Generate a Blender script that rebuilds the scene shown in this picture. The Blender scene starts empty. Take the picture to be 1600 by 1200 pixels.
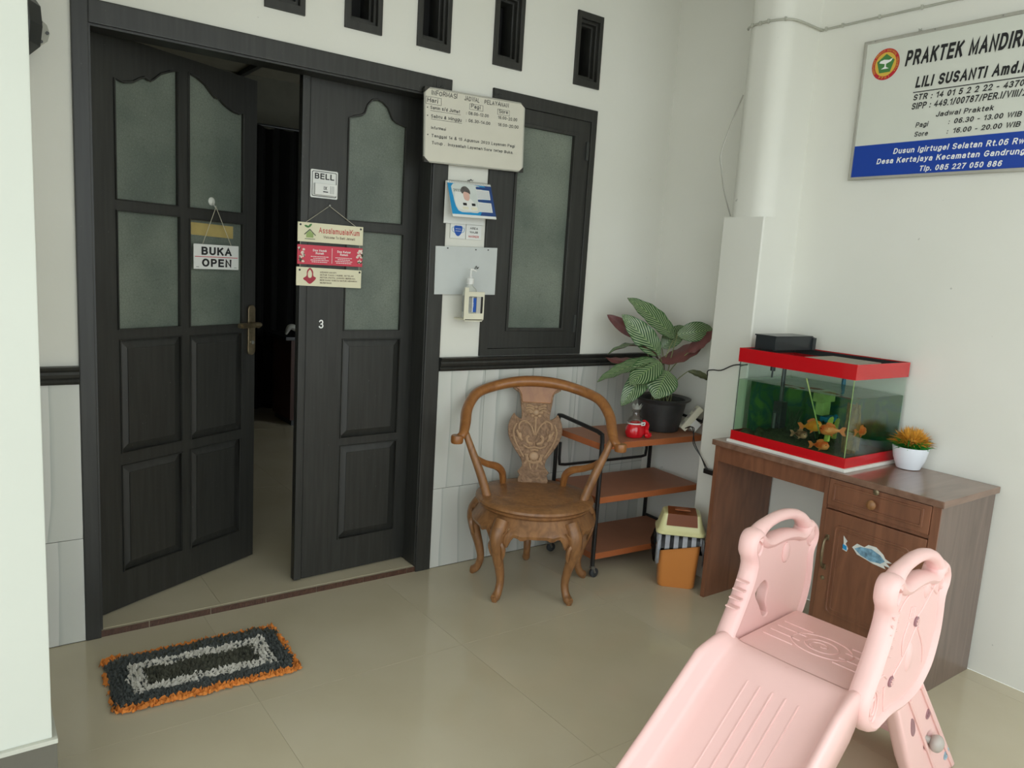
import bpy, bmesh, math, random
from mathutils import Vector, Matrix, Euler, noise
PI = math.pi
sc = bpy.context.scene
col = sc.collection
def V(*a): return Vector(a)

# ---------------------------------------------------------------- camera, light, exposure
cd = bpy.data.cameras.new('camera'); cam = bpy.data.objects.new('camera', cd); col.objects.link(cam)
yaw, pit, rol = math.radians(36.5), math.radians(-8.82), math.radians(3.58)
F_ = V(math.sin(yaw)*math.cos(pit), math.cos(yaw)*math.cos(pit), math.sin(pit))
R_ = V(math.cos(yaw), -math.sin(yaw), 0); U_ = R_.cross(F_)
R2 = R_*math.cos(rol) + U_*math.sin(rol); U2 = -R_*math.sin(rol) + U_*math.cos(rol)
m = Matrix((R2, U2, -F_)).transposed().to_4x4(); m.translation = V(-0.356, -3.089, 1.5)
cam.matrix_world = m
cd.sensor_width = 36; cd.lens = 1192.8/1600*36; cd.clip_start = .02
sc.camera = cam
w = bpy.data.worlds.new('world'); sc.world = w; w.use_nodes = True
bg = w.node_tree.nodes['Background']; bg.inputs[0].default_value = (.895, .975, 1.0, 1); bg.inputs[1].default_value = 2.6
def area(name, loc, rot, sx, sy, power, color):
    l = bpy.data.lights.new(name, 'AREA'); l.shape = 'RECTANGLE'; l.size = sx; l.size_y = sy; l.energy = power; l.color = color
    o = bpy.data.objects.new(name, l); o.location = loc; o.rotation_euler = rot; col.objects.link(o); return o
sc.cycles.transparent_max_bounces = 32
sc.view_settings.view_transform = 'Standard'; sc.view_settings.look = 'None'
sc.view_settings.exposure = 0.0; sc.view_settings.gamma = 1; sc.view_settings.use_curve_mapping = False

# ---------------------------------------------------------------- materials
def lin(c): return tuple(((x/255)/12.92 if x/255 <= .04045 else ((x/255+.055)/1.055)**2.4) for x in c)
class N:
    def __init__(s, name):
        s.m = bpy.data.materials.new(name); s.m.use_nodes = True; s.t = s.m.node_tree
        s.b = s.t.nodes['Principled BSDF']; s.out = s.t.nodes['Material Output']; s._tc = None
    def n(s, typ, **k):
        x = s.t.nodes.new(typ)
        for a, v in k.items():
            if a in ('operation','blend_type','data_type','wave_type','bands_direction','feature','distance','noise_dimensions','wave_profile','rings_direction'): setattr(x, a, v)
            else: x.inputs[a.replace('_',' ')].default_value = v
        return x
    def l(s, a, b): s.t.links.new(a, b)
    def co(s, scale=(1,1,1), which='Object'):
        tc = s.t.nodes.new('ShaderNodeTexCoord'); mp = s.t.nodes.new('ShaderNodeMapping'); mp.inputs['Scale'].default_value = scale
        s.l(tc.outputs[which], mp.inputs[0]); return mp.outputs[0]
    def ramp(s, fac, stops):
        r = s.t.nodes.new('ShaderNodeValToRGB'); e = r.color_ramp.elements
        while len(e) < len(stops): e.new(.5)
        for q, (p, c) in zip(e, stops): q.position = p; q.color = (*c, 1) if len(c) == 3 else c
        s.l(fac, r.inputs[0]); return r.outputs[0]
    def base(s, c): s.l(c, s.b.inputs['Base Color'])
    def bump(s, h, st=.2, d=.01):
        b = s.t.nodes.new('ShaderNodeBump'); b.inputs['Strength'].default_value = st; b.inputs['Distance'].default_value = d
        s.l(h, b.inputs['Height']); s.l(b.outputs[0], s.b.inputs['Normal'])
    def mix(s, f, a, b, mode='MIX'):
        x = s.t.nodes.new('ShaderNodeMix'); x.data_type = 'RGBA'; x.blend_type = mode
        for i, v in ((0, f), (6, a), (7, b)):
            if hasattr(v, 'links'): s.l(v, x.inputs[i])
            else: x.inputs[i].default_value = v if i == 0 else (*v, 1)
        return x.outputs[2]
def mat(name, c, rough=.5, var=.08, scale=8, bump=0, bscale=None, stretch=(1,1,1), metal=0, coat=0, spec=.5, dist=.004, alpha=None):
    """plain procedural material: a base colour varied by noise"""
    a = N(name); c = lin(c) if max(c) > 1.001 else c
    v = a.co(stretch); t = a.n('ShaderNodeTexNoise', Scale=scale, Detail=5.0); a.l(v, t.inputs[0])
    a.base(a.ramp(t.outputs[0], [(.3, tuple(x*(1-var) for x in c)), (.7, tuple(min(1, x*(1+var)) for x in c))]))
    a.b.inputs['Roughness'].default_value = rough; a.b.inputs['Metallic'].default_value = metal
    a.b.inputs['Coat Weight'].default_value = coat; a.b.inputs['Specular IOR Level'].default_value = spec
    if bump:
        t2 = a.n('ShaderNodeTexNoise', Scale=bscale or scale*4, Detail=4.0); a.l(v, t2.inputs[0]); a.bump(t2.outputs[0], bump, dist)
    return a.m
def wood(name, c1, c2, rough=.4, scale=6, stretch=(1,1,.12), coat=.2, wear=None, wamt=.62):
    a = N(name); v = a.co(stretch)
    t = a.n('ShaderNodeTexNoise', Scale=scale*4, Detail=6.0, Distortion=1.2); a.l(v, t.inputs[0])
    k = a.ramp(t.outputs[0], [(.3, lin(c1)), (.7, lin(c2))])
    if wear:
        t3 = a.n('ShaderNodeTexNoise', Scale=38.0, Detail=7.0, Roughness=.7); a.l(a.co(), t3.inputs[0])
        k = a.mix(a.ramp(t3.outputs[0], [(wamt, (0,0,0)), (wamt+.05, (1,1,1))]), k, lin(wear))
    a.base(k); a.b.inputs['Roughness'].default_value = rough; a.b.inputs['Coat Weight'].default_value = coat
    a.bump(t.outputs[0], .12, .002); return a.m
def black_wood():
    a = N('black painted wood')
    v = a.co((1,1,.06)); t = a.n('ShaderNodeTexNoise', Scale=60.0, Detail=5.0); a.l(v, t.inputs[0])
    k = a.ramp(t.outputs[0], [(.35, lin((38,38,35))), (.7, lin((49,49,46)))])
    d = a.n('ShaderNodeTexNoise', Scale=160.0, Detail=2.0); a.l(a.co((1,1,.5)), d.inputs[0])
    k = a.mix(a.ramp(d.outputs[0], [(.74, (0,0,0)), (.78, (.5,.5,.5))]), k, lin((130,130,122)))
    a.base(k); a.b.inputs['Roughness'].default_value = .42; a.bump(t.outputs[0], .15, .002); return a.m
def door_glass():
    a = N('patterned dusty glass')
    vo = a.n('ShaderNodeTexVoronoi', Scale=85.0, feature='DISTANCE_TO_EDGE'); a.l(a.co(), vo.inputs[0])
    n = a.n('ShaderNodeTexNoise', Scale=2.6, Detail=3.0); a.l(a.co(), n.inputs[0])
    k = a.ramp(n.outputs[0], [(.35, lin((100,110,101))), (.68, lin((138,146,133)))])
    s = a.n('ShaderNodeTexNoise', Scale=120.0, Detail=2.0); a.l(a.co(), s.inputs[0])
    k = a.mix(a.ramp(s.outputs[0], [(.7, (0,0,0)), (.76, (.6,.6,.6))]), k, lin((165,168,158)))
    k = a.mix(a.ramp(vo.outputs[0], [(.0, (.35,.35,.35)), (.08, (0,0,0))]), k, lin((40,52,46)))
    a.base(k); a.b.inputs['Roughness'].default_value = .33
    a.b.inputs['Transmission Weight'].default_value = .2
    a.bump(vo.outputs[0], .22, .003); return a.m
def wall_mat():
    a = N('white wall paint'); t = a.n('ShaderNodeTexNoise', Scale=1.1, Detail=4.0); a.l(a.co(), t.inputs[0])
    k = a.ramp(t.outputs[0], [(.3, lin((220,219,209))), (.7, lin((228,227,219)))])
    s = a.n('ShaderNodeTexNoise', Scale=26.0, Detail=2.0); a.l(a.co(), s.inputs[0])
    k = a.mix(a.ramp(s.outputs[0], [(.765, (0,0,0)), (.79, (.5,.5,.5))]), k, lin((150,150,142)))
    a.base(k); a.b.inputs['Roughness'].default_value = .62
    t2 = a.n('ShaderNodeTexNoise', Scale=9.0, Detail=6.0); a.l(a.co(), t2.inputs[0]); a.bump(t2.outputs[0], .25, .006); return a.m
def marble_tile():
    a = N('wavy grey marble tile'); tc = a.t.nodes.new('ShaderNodeTexCoord'); oi = a.t.nodes.new('ShaderNodeObjectInfo')
    ad = a.t.nodes.new('ShaderNodeVectorMath'); ad.operation = 'ADD'; mu = a.t.nodes.new('ShaderNodeMath'); mu.operation = 'MULTIPLY'; mu.inputs[1].default_value = 9
    a.l(oi.outputs['Random'], mu.inputs[0]); a.l(mu.outputs[0], ad.inputs[1]); a.l(tc.outputs['Object'], ad.inputs[0])
    mp = a.t.nodes.new('ShaderNodeMapping'); mp.inputs['Scale'].default_value = (1,1,.16); a.l(ad.outputs[0], mp.inputs[0])
    wv = a.n('ShaderNodeTexWave', Scale=3.2, Distortion=6.0, Detail=3.0, Detail_Scale=1.3, wave_profile='SAW'); a.l(mp.outputs[0], wv.inputs[0])
    a.base(a.ramp(wv.outputs['Fac'], [(0, lin((178,182,176))), (.14, lin((198,200,193))), (.55, lin((202,203,196))), (1, lin((208,208,202)))]))
    a.b.inputs['Roughness'].default_value = .25; return a.m
def floor_tile():
    a = N('polished beige floor tile'); t = a.n('ShaderNodeTexNoise', Scale=2.2, Detail=5.0); a.l(a.co((1,1,1)), t.inputs[0])
    a.base(a.ramp(t.outputs[0], [(.3, lin((190,179,153))), (.7, lin((199,189,165)))]))
    a.b.inputs['Roughness'].default_value = .13; a.b.inputs['Specular IOR Level'].default_value = .5
    return a.m
def leaf_mat():
    a = N('striped calathea leaf'); uv = a.t.nodes.new('ShaderNodeUVMap'); sep = a.t.nodes.new('ShaderNodeSeparateXYZ'); a.l(uv.outputs[0], sep.inputs[0])
    ab = a.n('ShaderNodeMath', operation='ABSOLUTE'); sub = a.n('ShaderNodeMath', operation='SUBTRACT'); sub.inputs[1].default_value = .5; a.l(sep.outputs[0], sub.inputs[0]); a.l(sub.outputs[0], ab.inputs[0])
    k = a.n('ShaderNodeMath', operation='MULTIPLY'); k.inputs[1].default_value = .75; a.l(ab.outputs[0], k.inputs[0])
    d = a.n('ShaderNodeMath', operation='SUBTRACT'); a.l(sep.outputs[1], d.inputs[0]); a.l(k.outputs[0], d.inputs[1])
    f = a.n('ShaderNodeMath', operation='MULTIPLY'); f.inputs[1].default_value = 74; a.l(d.outputs[0], f.inputs[0])
    s = a.n('ShaderNodeMath', operation='SINE'); a.l(f.outputs[0], s.inputs[0])
    c = a.ramp(s.outputs[0], [(.28, lin((44,80,42))), (.62, lin((160,176,134)))])
    mid = a.ramp(ab.outputs[0], [(.0, (1,1,1)), (.035, (0,0,0))]); c = a.mix(mid, c, lin((112,140,84)))
    edge = a.ramp(ab.outputs[0], [(.42, (0,0,0)), (.49, (1,1,1))]); c = a.mix(edge, c, lin((52,92,46)))
    a.base(c); a.b.inputs['Roughness'].default_value = .38; return a.m
def clear(name, tint, gloss=.06, rough=.02):
    """thin clear pane: tinted transparent plus fresnel reflection"""
    a = N(name); tr = a.t.nodes.new('ShaderNodeBsdfTransparent'); tr.inputs[0].default_value = (*tint, 1)
    gl = a.t.nodes.new('ShaderNodeBsdfGlossy'); gl.inputs['Roughness'].default_value = rough
    n = a.n('ShaderNodeTexNoise', Scale=3.0); a.l(a.co(), n.inputs[0])
    lw = a.t.nodes.new('ShaderNodeLayerWeight'); pw_ = a.n('ShaderNodeMath', operation='POWER'); pw_.inputs[1].default_value = 4.5; a.l(lw.outputs['Facing'], pw_.inputs[0])
    ml = a.n('ShaderNodeMath', operation='MULTIPLY_ADD'); ml.inputs[1].default_value = .8; ml.inputs[2].default_value = gloss*.5; a.l(pw_.outputs[0], ml.inputs[0])
    mx = a.t.nodes.new('ShaderNodeMixShader'); a.l(ml.outputs[0], mx.inputs[0]); a.l(tr.outputs[0], mx.inputs[1]); a.l(gl.outputs[0], mx.inputs[2])
    b = a.t.nodes.new('ShaderNodeBump'); b.inputs['Strength'].default_value = .03; a.l(n.outputs[0], b.inputs['Height']); a.l(b.outputs[0], gl.inputs['Normal'])
    a.l(mx.outputs[0], a.out.inputs[0]); return a.m
def zebra():
    a = N('black and white striped plastic bag'); wv = a.n('ShaderNodeTexWave', Scale=8.5, Distortion=.6, Detail=1.0); a.l(a.co((1,.0,.0)), wv.inputs[0])
    a.base(a.ramp(wv.outputs['Fac'], [(.42, lin((40,40,42))), (.5, lin((205,208,215)))])); a.b.inputs['Roughness'].default_value = .25
    n = a.n('ShaderNodeTexNoise', Scale=45.0, Detail=4.0); a.l(a.co(), n.inputs[0]); a.bump(n.outputs[0], .6, .006); return a.m
def carved():
    a = N('carved light brown wood'); vo = a.n('ShaderNodeTexVoronoi', Scale=34.0, feature='SMOOTH_F1'); n = a.n('ShaderNodeTexNoise', Scale=30.0, Detail=5.0, Distortion=2.0)
    a.l(a.co((1,.3,1)), n.inputs[0]); a.l(n.outputs[1], vo.inputs[0])
    a.base(a.ramp(n.outputs[0], [(.3, lin((112,84,60))), (.6, lin((146,114,86))), (.8, lin((166,134,104)))])); a.b.inputs['Roughness'].default_value = .6
    a.bump(n.outputs[0], .8, .012); return a.m
def fishmat(name, c1, c2):
    a = N(name); t = a.n('ShaderNodeTexNoise', Scale=26.0, Detail=3.0); a.l(a.co(), t.inputs[0])
    a.base(a.ramp(t.outputs[0], [(.4, lin(c1)), (.62, lin(c2))])); a.b.inputs['Roughness'].default_value = .3
    v = a.n('ShaderNodeTexVoronoi', Scale=160.0); a.l(a.co(), v.inputs[0]); a.bump(v.outputs[0], .4, .003); return a.m
def tankback():
    a = N('algae green tank backdrop'); t = a.n('ShaderNodeTexNoise', Scale=7.0, Detail=4.0, Distortion=1.0); a.l(a.co(), t.inputs[0])
    a.base(a.ramp(t.outputs[0], [(.3, lin((36,76,56))), (.47, lin((70,112,66))), (.55, lin((38,92,98))), (.68, lin((112,146,82)))])); a.b.inputs['Roughness'].default_value = .5; return a.m
M = dict(
 wall=wall_mat(), black=black_wood(), glass=door_glass(), marble=marble_tile(), floor=floor_tile(),
 grout=mat('floor grout', (172,163,140), .8), wgrout=mat('dark tile grout', (70,70,66), .9),
 riser=mat('brown ribbed riser tile', (84,58,46), .35, .25, 60), ceil=mat('ceiling paint', (205,202,190), .7),
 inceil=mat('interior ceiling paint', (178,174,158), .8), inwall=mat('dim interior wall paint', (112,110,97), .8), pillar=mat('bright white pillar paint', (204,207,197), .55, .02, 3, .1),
 plinth=mat('dark grey skirting tile', (96,93,84), .3, .06), plinthedge=mat('pale grout edging', (190,190,178), .7),
 ground=mat('pale concrete yard', (190,188,178), .8), curtain=mat('black curtain cloth', (24,24,24), .9),
 brass=mat('aged brass', (140,126,100), .38, .25, 40, metal=.85), steel=mat('brushed steel', (150,150,145), .35, metal=.9),
 white=mat('white printed card', (225,226,222), .5, .02), cream=mat('cream wooden board', (226,220,190), .55, .04),
 ink=mat('black ink', (24,24,26), .6, .05), marker=mat('black marker ink', (40,40,42), .6, .05), redink=mat('red ink', (190,30,48), .6, .05), brownink=mat('dark brown ink', (86,58,46), .6),
 wink=mat('white ink', (240,240,238), .6, .02), rose=mat('rose red board print', (206,62,82), .5, .05), scarf=mat('dark red scarf print', (168,44,62), .55, .1, 60),
 green=mat('green print', (70,128,66), .6), dgreen=mat('dark green print', (52,78,52), .6), flower=mat('pale blossom print', (226,208,196), .6, .2, 90),
 yellow=mat('yellow paper', (168,150,92), .7, .08, 20), string=mat('pale string', (190,185,165), .8),
 board=mat('whiteboard surface', (212,208,194), .3, .02), alu=mat('aluminium trim', (176,174,164), .45, metal=.3), cap=mat('black plastic corner', (48,46,42), .5),
 blue=mat('blue print', (20,80,170), .5, .03), signblue=mat('sign blue', (12,62,160), .35, .02), cyan=mat('bright cyan print', (28,140,196), .5), navy=mat('navy print', (34,66,124), .5),
 signwhite=mat('sign white vinyl', (214,216,206), .35, .015), skin=mat('printed skin tone', (212,172,158), .6), hair=mat('printed grey hair', (88,84,82), .6, .3, 60),
 pale=mat('pale printed photo', (206,212,208), .55, .05, 20), mica=mat('frosted white acrylic sheet', (196,200,198), .35, .03, 10),
 holder=mat('ivory plastic', (222,218,196), .4), plastic=mat('white plastic', (228,228,224), .35), frost=mat('frosted clear plastic', (198,200,192), .25), lab=mat('grey bottle label', (150,152,148), .5, .15, 50),
 chair=wood('worn brown varnish', (118,80,47), (154,108,66), .42, 7, (1,1,.4), .12, (196,176,138), .69), splat=carved(), carve=mat('lightened relief wood', (172,140,108), .5, .12, 30),  # carve is lighter than splat: relief shading put into the colours
 chairtop=wood('orange brown varnish', (134,84,42), (160,106,56), .36, 5, (1,1,.4), .15, (84,66,50), .70),
 shelf=mat('terracotta brown laminate', (162,108,80), .5, .05, 14), shelfedge=mat('orange laminate edge', (170,96,54), .45, .05, 14), tube=mat('black enamel tube', (26,25,25), .3, .2, 30),
 rubber=mat('grey caster rubber', (52,54,56), .5), desk=wood('dark red brown veneer', (108,68,48), (134,88,63), .35, 5, (1,1,.15), .3, (140,108,84), .76),
 desktop=wood('desk top veneer', (108,78,62), (136,104,86), .28, 4, (1,.15,1), .5), deskside=wood('greyed brown veneer', (96,78,69), (118,99,89), .38, 5, (1,1,.12), .3),
 red=mat('glossy red vinyl', (190,8,20), .25, .03, 10, coat=.4), foam=mat('white foam base', (222,220,212), .7), tglass=clear('tank glass', (.95,.98,.965)), water=clear('green tank water', (.78,.90,.78)),
 surf=clear('water surface', (.80,.90,.84)), tback=tankback(), gravel=mat('dark gravel', (66,70,44), .8, .6, 120, .6), weedg=mat('dark green weed', (48,74,40), .6, .4, 60), weed=mat('brown driftwood', (120,92,46), .8, .4, 60, .8),
 bamboo=mat('pale green bamboo ornament', (170,182,80), .5, .2, 50), dark=mat('black plastic', (40,44,46), .3, .1), lidm=mat('grey perforated lid', (150,142,128), .6, .15, 200),
 pot=mat('black plastic pot', (52,52,52), .4, .25, 18, .2), soil=mat('dark potting soil', (60,50,40), .9, .4, 80, .8), leaf=leaf_mat(), under=mat('maroon leaf underside', (104,58,56), .45, .2, 20),
 stem=mat('pale green leaf stalk', (122,128,84), .5, .2, 20), oldleaf=mat('dull olive leaf', (96,100,70), .5, .25, 30),
 bagred=mat('glossy red liquid pouch', (206,20,34), .15, .12, 20, coat=.6), clearbag=clear('clear plastic bag', (.80,.78,.77), .25, .15),
 bin=mat('orange brown plastic', (206,132,66), .3, .03, 5, coat=.2), bincream=mat('pale yellow plastic', (216,212,158), .32, .03), bindoor=mat('terracotta plastic flap', (158,88,48), .35, .03), zebra=zebra(),
 pink=mat('pale pink plastic', (239,196,191), .42, .015, 3, .06, 60, coat=.1), pinkd=mat('grey rose screw cap', (150,110,116), .4), grey=mat('grey plastic knob', (176,168,160), .4), sticker=mat('pale blue sticker', (150,178,192), .4, .3, 40),
 orange=mat('orange rag strips', (206,124,50), .85, .2, 30), char=mat('charcoal rag strips', (70,74,72), .9, .25, 30), rag=mat('pale grey rag strips', (200,196,186), .9, .15, 30), olive=mat('dark olive rag strips', (66,66,54), .9, .2, 30),
 wpot=mat('glossy white pot', (226,230,236), .25, .01, coat=.3), grass=mat('artificial green grass', (50,150,52), .5, .25, 60), gold=mat('artificial golden tuft', (206,146,46), .55, .3, 60),
 wire=mat('painted wire', (176,176,164), .6), lamp=mat('dark lantern enamel', (58,60,58), .35), goldfish=fishmat('golden orange scales', (232,128,22), (246,168,58)), redfish=fishmat('red orange scales', (214,84,30), (240,150,90)), darkfish=fishmat('mottled brown scales', (110,70,50), (206,150,120)),
 eye=mat('fish eye', (20,18,16), .2), fin=mat('translucent fin', (226,120,60), .4), tankgreen=mat('pale green plastic filter', (150,172,104), .5, .2, 20), tankblue=mat('blue plastic', (20,120,160), .4), stickblue=mat('torn blue print', (110,150,172), .6, .5, 60), stickw=mat('torn white paper', (214,216,210), .7, .1, 40),
 deskroom=mat('dark brown cabinet', (70,40,30), .5), phone=mat('pale grey handset', (200,200,190), .5),
)

# ---------------------------------------------------------------- builders
def tag(o, label, cat, group=None, kind=None):
    if label: o['label'] = label
    if cat: o['category'] = cat
    if group: o['group'] = group
    if kind: o['kind'] = kind
    return o
def thing(name, label, cat, loc=(0,0,0), rz=0, group=None, kind=None):
    o = bpy.data.objects.new(name, None); o.empty_display_size = .05; col.objects.link(o); o.location = loc; o.rotation_euler = (0,0,rz)
    return tag(o, label, cat, group, kind)
def link(name, me, ma, parent=None, loc=None, label=None, smooth=False):
    if isinstance(me, bmesh.types.BMesh):
        b = me; me = bpy.data.meshes.new(name); bmesh.ops.recalc_face_normals(b, faces=b.faces); b.to_mesh(me); b.free()
    me.name = name
    mats = ma if isinstance(ma, (list, tuple)) else [ma]
    if len(me.materials): me.materials.clear()
    for x in mats: me.materials.append(M[x])
    if smooth:
        me.shade_smooth()
        if smooth != 2: 
            try: me.set_sharp_from_angle(angle=math.radians(40))
            except Exception: pass
    o = bpy.data.objects.new(name, me); col.objects.link(o)
    if parent: o.parent = parent
    if loc: o.location = loc
    if label: o['label'] = label
    return o
def bx(b, x0, x1, y0, y1, z0, z1, bev=0, mi=0):
    vs = [b.verts.new((x,y,z)) for x in (x0,x1) for y in (y0,y1) for z in (z0,z1)]
    fs = [b.faces.new([vs[i] for i in f]) for f in ((0,1,3,2),(4,6,7,5),(0,4,5,1),(2,3,7,6),(0,2,6,4),(1,5,7,3))]
    for f in fs: f.material_index = mi
    if bev: bmesh.ops.bevel(b, geom=list({e for f in fs for e in f.edges}), offset=bev, segments=2, affect='EDGES', profile=.7)
    return vs
def box(name, x0, x1, y0, y1, z0, z1, ma, parent=None, bev=0, **k):
    b = bmesh.new(); bx(b, x0, x1, y0, y1, z0, z1, bev); return link(name, b, ma, parent, **k)
def smoothpath(p, n=6):
    p = [Vector(q) for q in p]; out = []
    for i in range(len(p)-1):
        a, b_, c, d = p[max(i-1,0)], p[i], p[i+1], p[min(i+2,len(p)-1)]
        for k in range(n):
            t = k/n; out.append(.5*((2*b_)+(c-a)*t+(2*a-5*b_+4*c-d)*t*t+(3*b_-a-3*c+d)*t**3))
    out.append(p[-1]); return out
def tube(b, pts, r, seg=8, caps=True, flat=1.0, up=None, closed=False):
    """sweep a round (or flattened) section along pts; r may be a list"""
    pts = [Vector(p) for p in pts]; n = len(pts); rs = r if isinstance(r, (list,tuple)) else [r]*n
    if len(rs) != n: rs = [rs[min(len(rs)-1, int(i/(n-1)*(len(rs)-1)))]*(1-((i/(n-1)*(len(rs)-1))%1)) + rs[min(len(rs)-1, int(i/(n-1)*(len(rs)-1))+1)]*((i/(n-1)*(len(rs)-1))%1) for i in range(n)]
    rings = []; ref = None
    for i, p in enumerate(pts):
        t = (pts[(i+1)%n]-pts[i-1]) if closed else (pts[min(i+1,n-1)]-pts[max(i-1,0)])
        t = t.normalized() if t.length > 1e-9 else V(0,0,1)
        if ref is None:
            ref = Vector(up) if up else (V(0,0,1) if abs(t.z) < .9 else V(1,0,0))
        if up: ref = Vector(up)
        s = t.cross(ref)
        if s.length < 1e-6: s = t.cross(V(.3,.7,.1))
        s.normalize(); u = s.cross(t).normalized(); 
        if not up: ref = u
        rings.append([b.verts.new(p + s*math.cos(a)*rs[i] + u*math.sin(a)*rs[i]*flat) for a in [2*PI*k/seg for k in range(seg)]])
    for i in range(n if closed else n-1):
        A, B = rings[i], rings[(i+1)%n]
        for k in range(seg): b.faces.new((A[k], A[(k+1)%seg], B[(k+1)%seg], B[k]))
    if caps and not closed: b.faces.new(rings[0][::-1]); b.faces.new(rings[-1])
def lathe(b, prof, c=(0,0,0), seg=24, sx=1, sy=1, close=True):
    rings = []
    for r, z in prof: rings.append([b.verts.new((c[0]+r*sx*math.cos(2*PI*k/seg), c[1]+r*sy*math.sin(2*PI*k/seg), c[2]+z)) for k in range(seg)])
    for A, B in zip(rings, rings[1:]):
        for k in range(seg): b.faces.new((A[k], A[(k+1)%seg], B[(k+1)%seg], B[k]))
    if close: b.faces.new(rings[0][::-1]); b.faces.new(rings[-1])
def sphere(b, c, rx, ry=None, rz=None, u=12, v=8):
    ry = ry or rx; rz = rz or rx
    r = bmesh.ops.create_uvsphere(b, u_segments=u, v_segments=v, radius=1); bmesh.ops.scale(b, vec=(rx,ry,rz), verts=r['verts']); bmesh.ops.translate(b, vec=c, verts=r['verts'])
    return r['verts']
def prism(b, poly, y0, y1):
    """extrude an (x,z) outline from y0 to y1 (convex or simple outline)"""
    A = [b.verts.new((x,y0,z)) for x,z in poly]; B = [b.verts.new((x,y1,z)) for x,z in poly]; n = len(poly)
    b.faces.new(A); b.faces.new(B[::-1])
    for i in range(n): b.faces.new((A[i], B[i], B[(i+1)%n], A[(i+1)%n]))
XZ = Matrix.Rotation(PI/2, 4, 'X')      # local xy drawing -> x,z plane facing -y
def plate(outer, holes=(), thick=.02, bev=0, y=0, res=2):
    """filled outline with holes, drawn in x,z; front face at y, back at y+thick"""
    cu = bpy.data.curves.new('c', 'CURVE'); cu.dimensions = '2D'; cu.fill_mode = 'BOTH'; cu.extrude = max(thick/2-bev, 0); cu.bevel_depth = bev; cu.bevel_resolution = res; cu.offset = -bev
    for pl in [outer]+list(holes):
        s = cu.splines.new('POLY'); s.points.add(len(pl)-1); s.use_cyclic_u = True
        for q, p in zip(s.points, pl): q.co = (p[0], p[1], 0, 1)
    o = bpy.data.objects.new('c', cu); me = bpy.data.meshes.new_from_object(o)
    me.transform(Matrix.Translation((0, y+thick/2, 0)) @ XZ); bpy.data.objects.remove(o); bpy.data.curves.remove(cu)
    return me
def rect(x0, x1, z0, z1): return [(x0,z0),(x1,z0),(x1,z1),(x0,z1)]
def rrect(x0, x1, z0, z1, r, n=4):
    out = []
    for cx, cz, a0 in ((x1-r,z1-r,0),(x0+r,z1-r,90),(x0+r,z0+r,180),(x1-r,z0+r,270)):
        out += [(cx+r*math.cos(math.radians(a0+90*k/n)), cz+r*math.sin(math.radians(a0+90*k/n))) for k in range(n+1)]
    return out
def ell(cx, cz, rx, rz, n=24, a0=0): return [(cx+rx*math.cos(2*PI*k/n+a0), cz+rz*math.sin(2*PI*k/n+a0)) for k in range(n)]
def closed_smooth(p, n=4):
    p = [V(a,b_,0) for a,b_ in p]; m_ = len(p); out = []
    for i in range(m_):
        a, b_, c, d = p[i-1], p[i], p[(i+1)%m_], p[(i+2)%m_]
        for k in range(n):
            t = k/n; q = .5*((2*b_)+(c-a)*t+(2*a-5*b_+4*c-d)*t*t+(3*b_-a-3*c+d)*t**3); out.append((q.x,q.y))
    return out
def flatp(name, poly, ma, parent, y, holes=(), th=.0006, **k): return link(name, plate(poly, holes, th, 0, y), ma, parent, **k)
def _A(cx, cy, rx, ry, a0, a1, n=9): return [(cx+rx*math.cos(math.radians(a0+(a1-a0)*k/n)), cy+ry*math.sin(math.radians(a0+(a1-a0)*k/n))) for k in range(n+1)]
def _S(w, h0, h1):
    m_ = (h0+h1)/2; r = (h1-h0)/4; c = w/2
    return _A(c, h1-r, c, r, 25, 270, 9)[:-1] + [(c, m_)] + _A(c, h0+r, c, r, 90, -155, 9)[1:]
_X = .69
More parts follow.
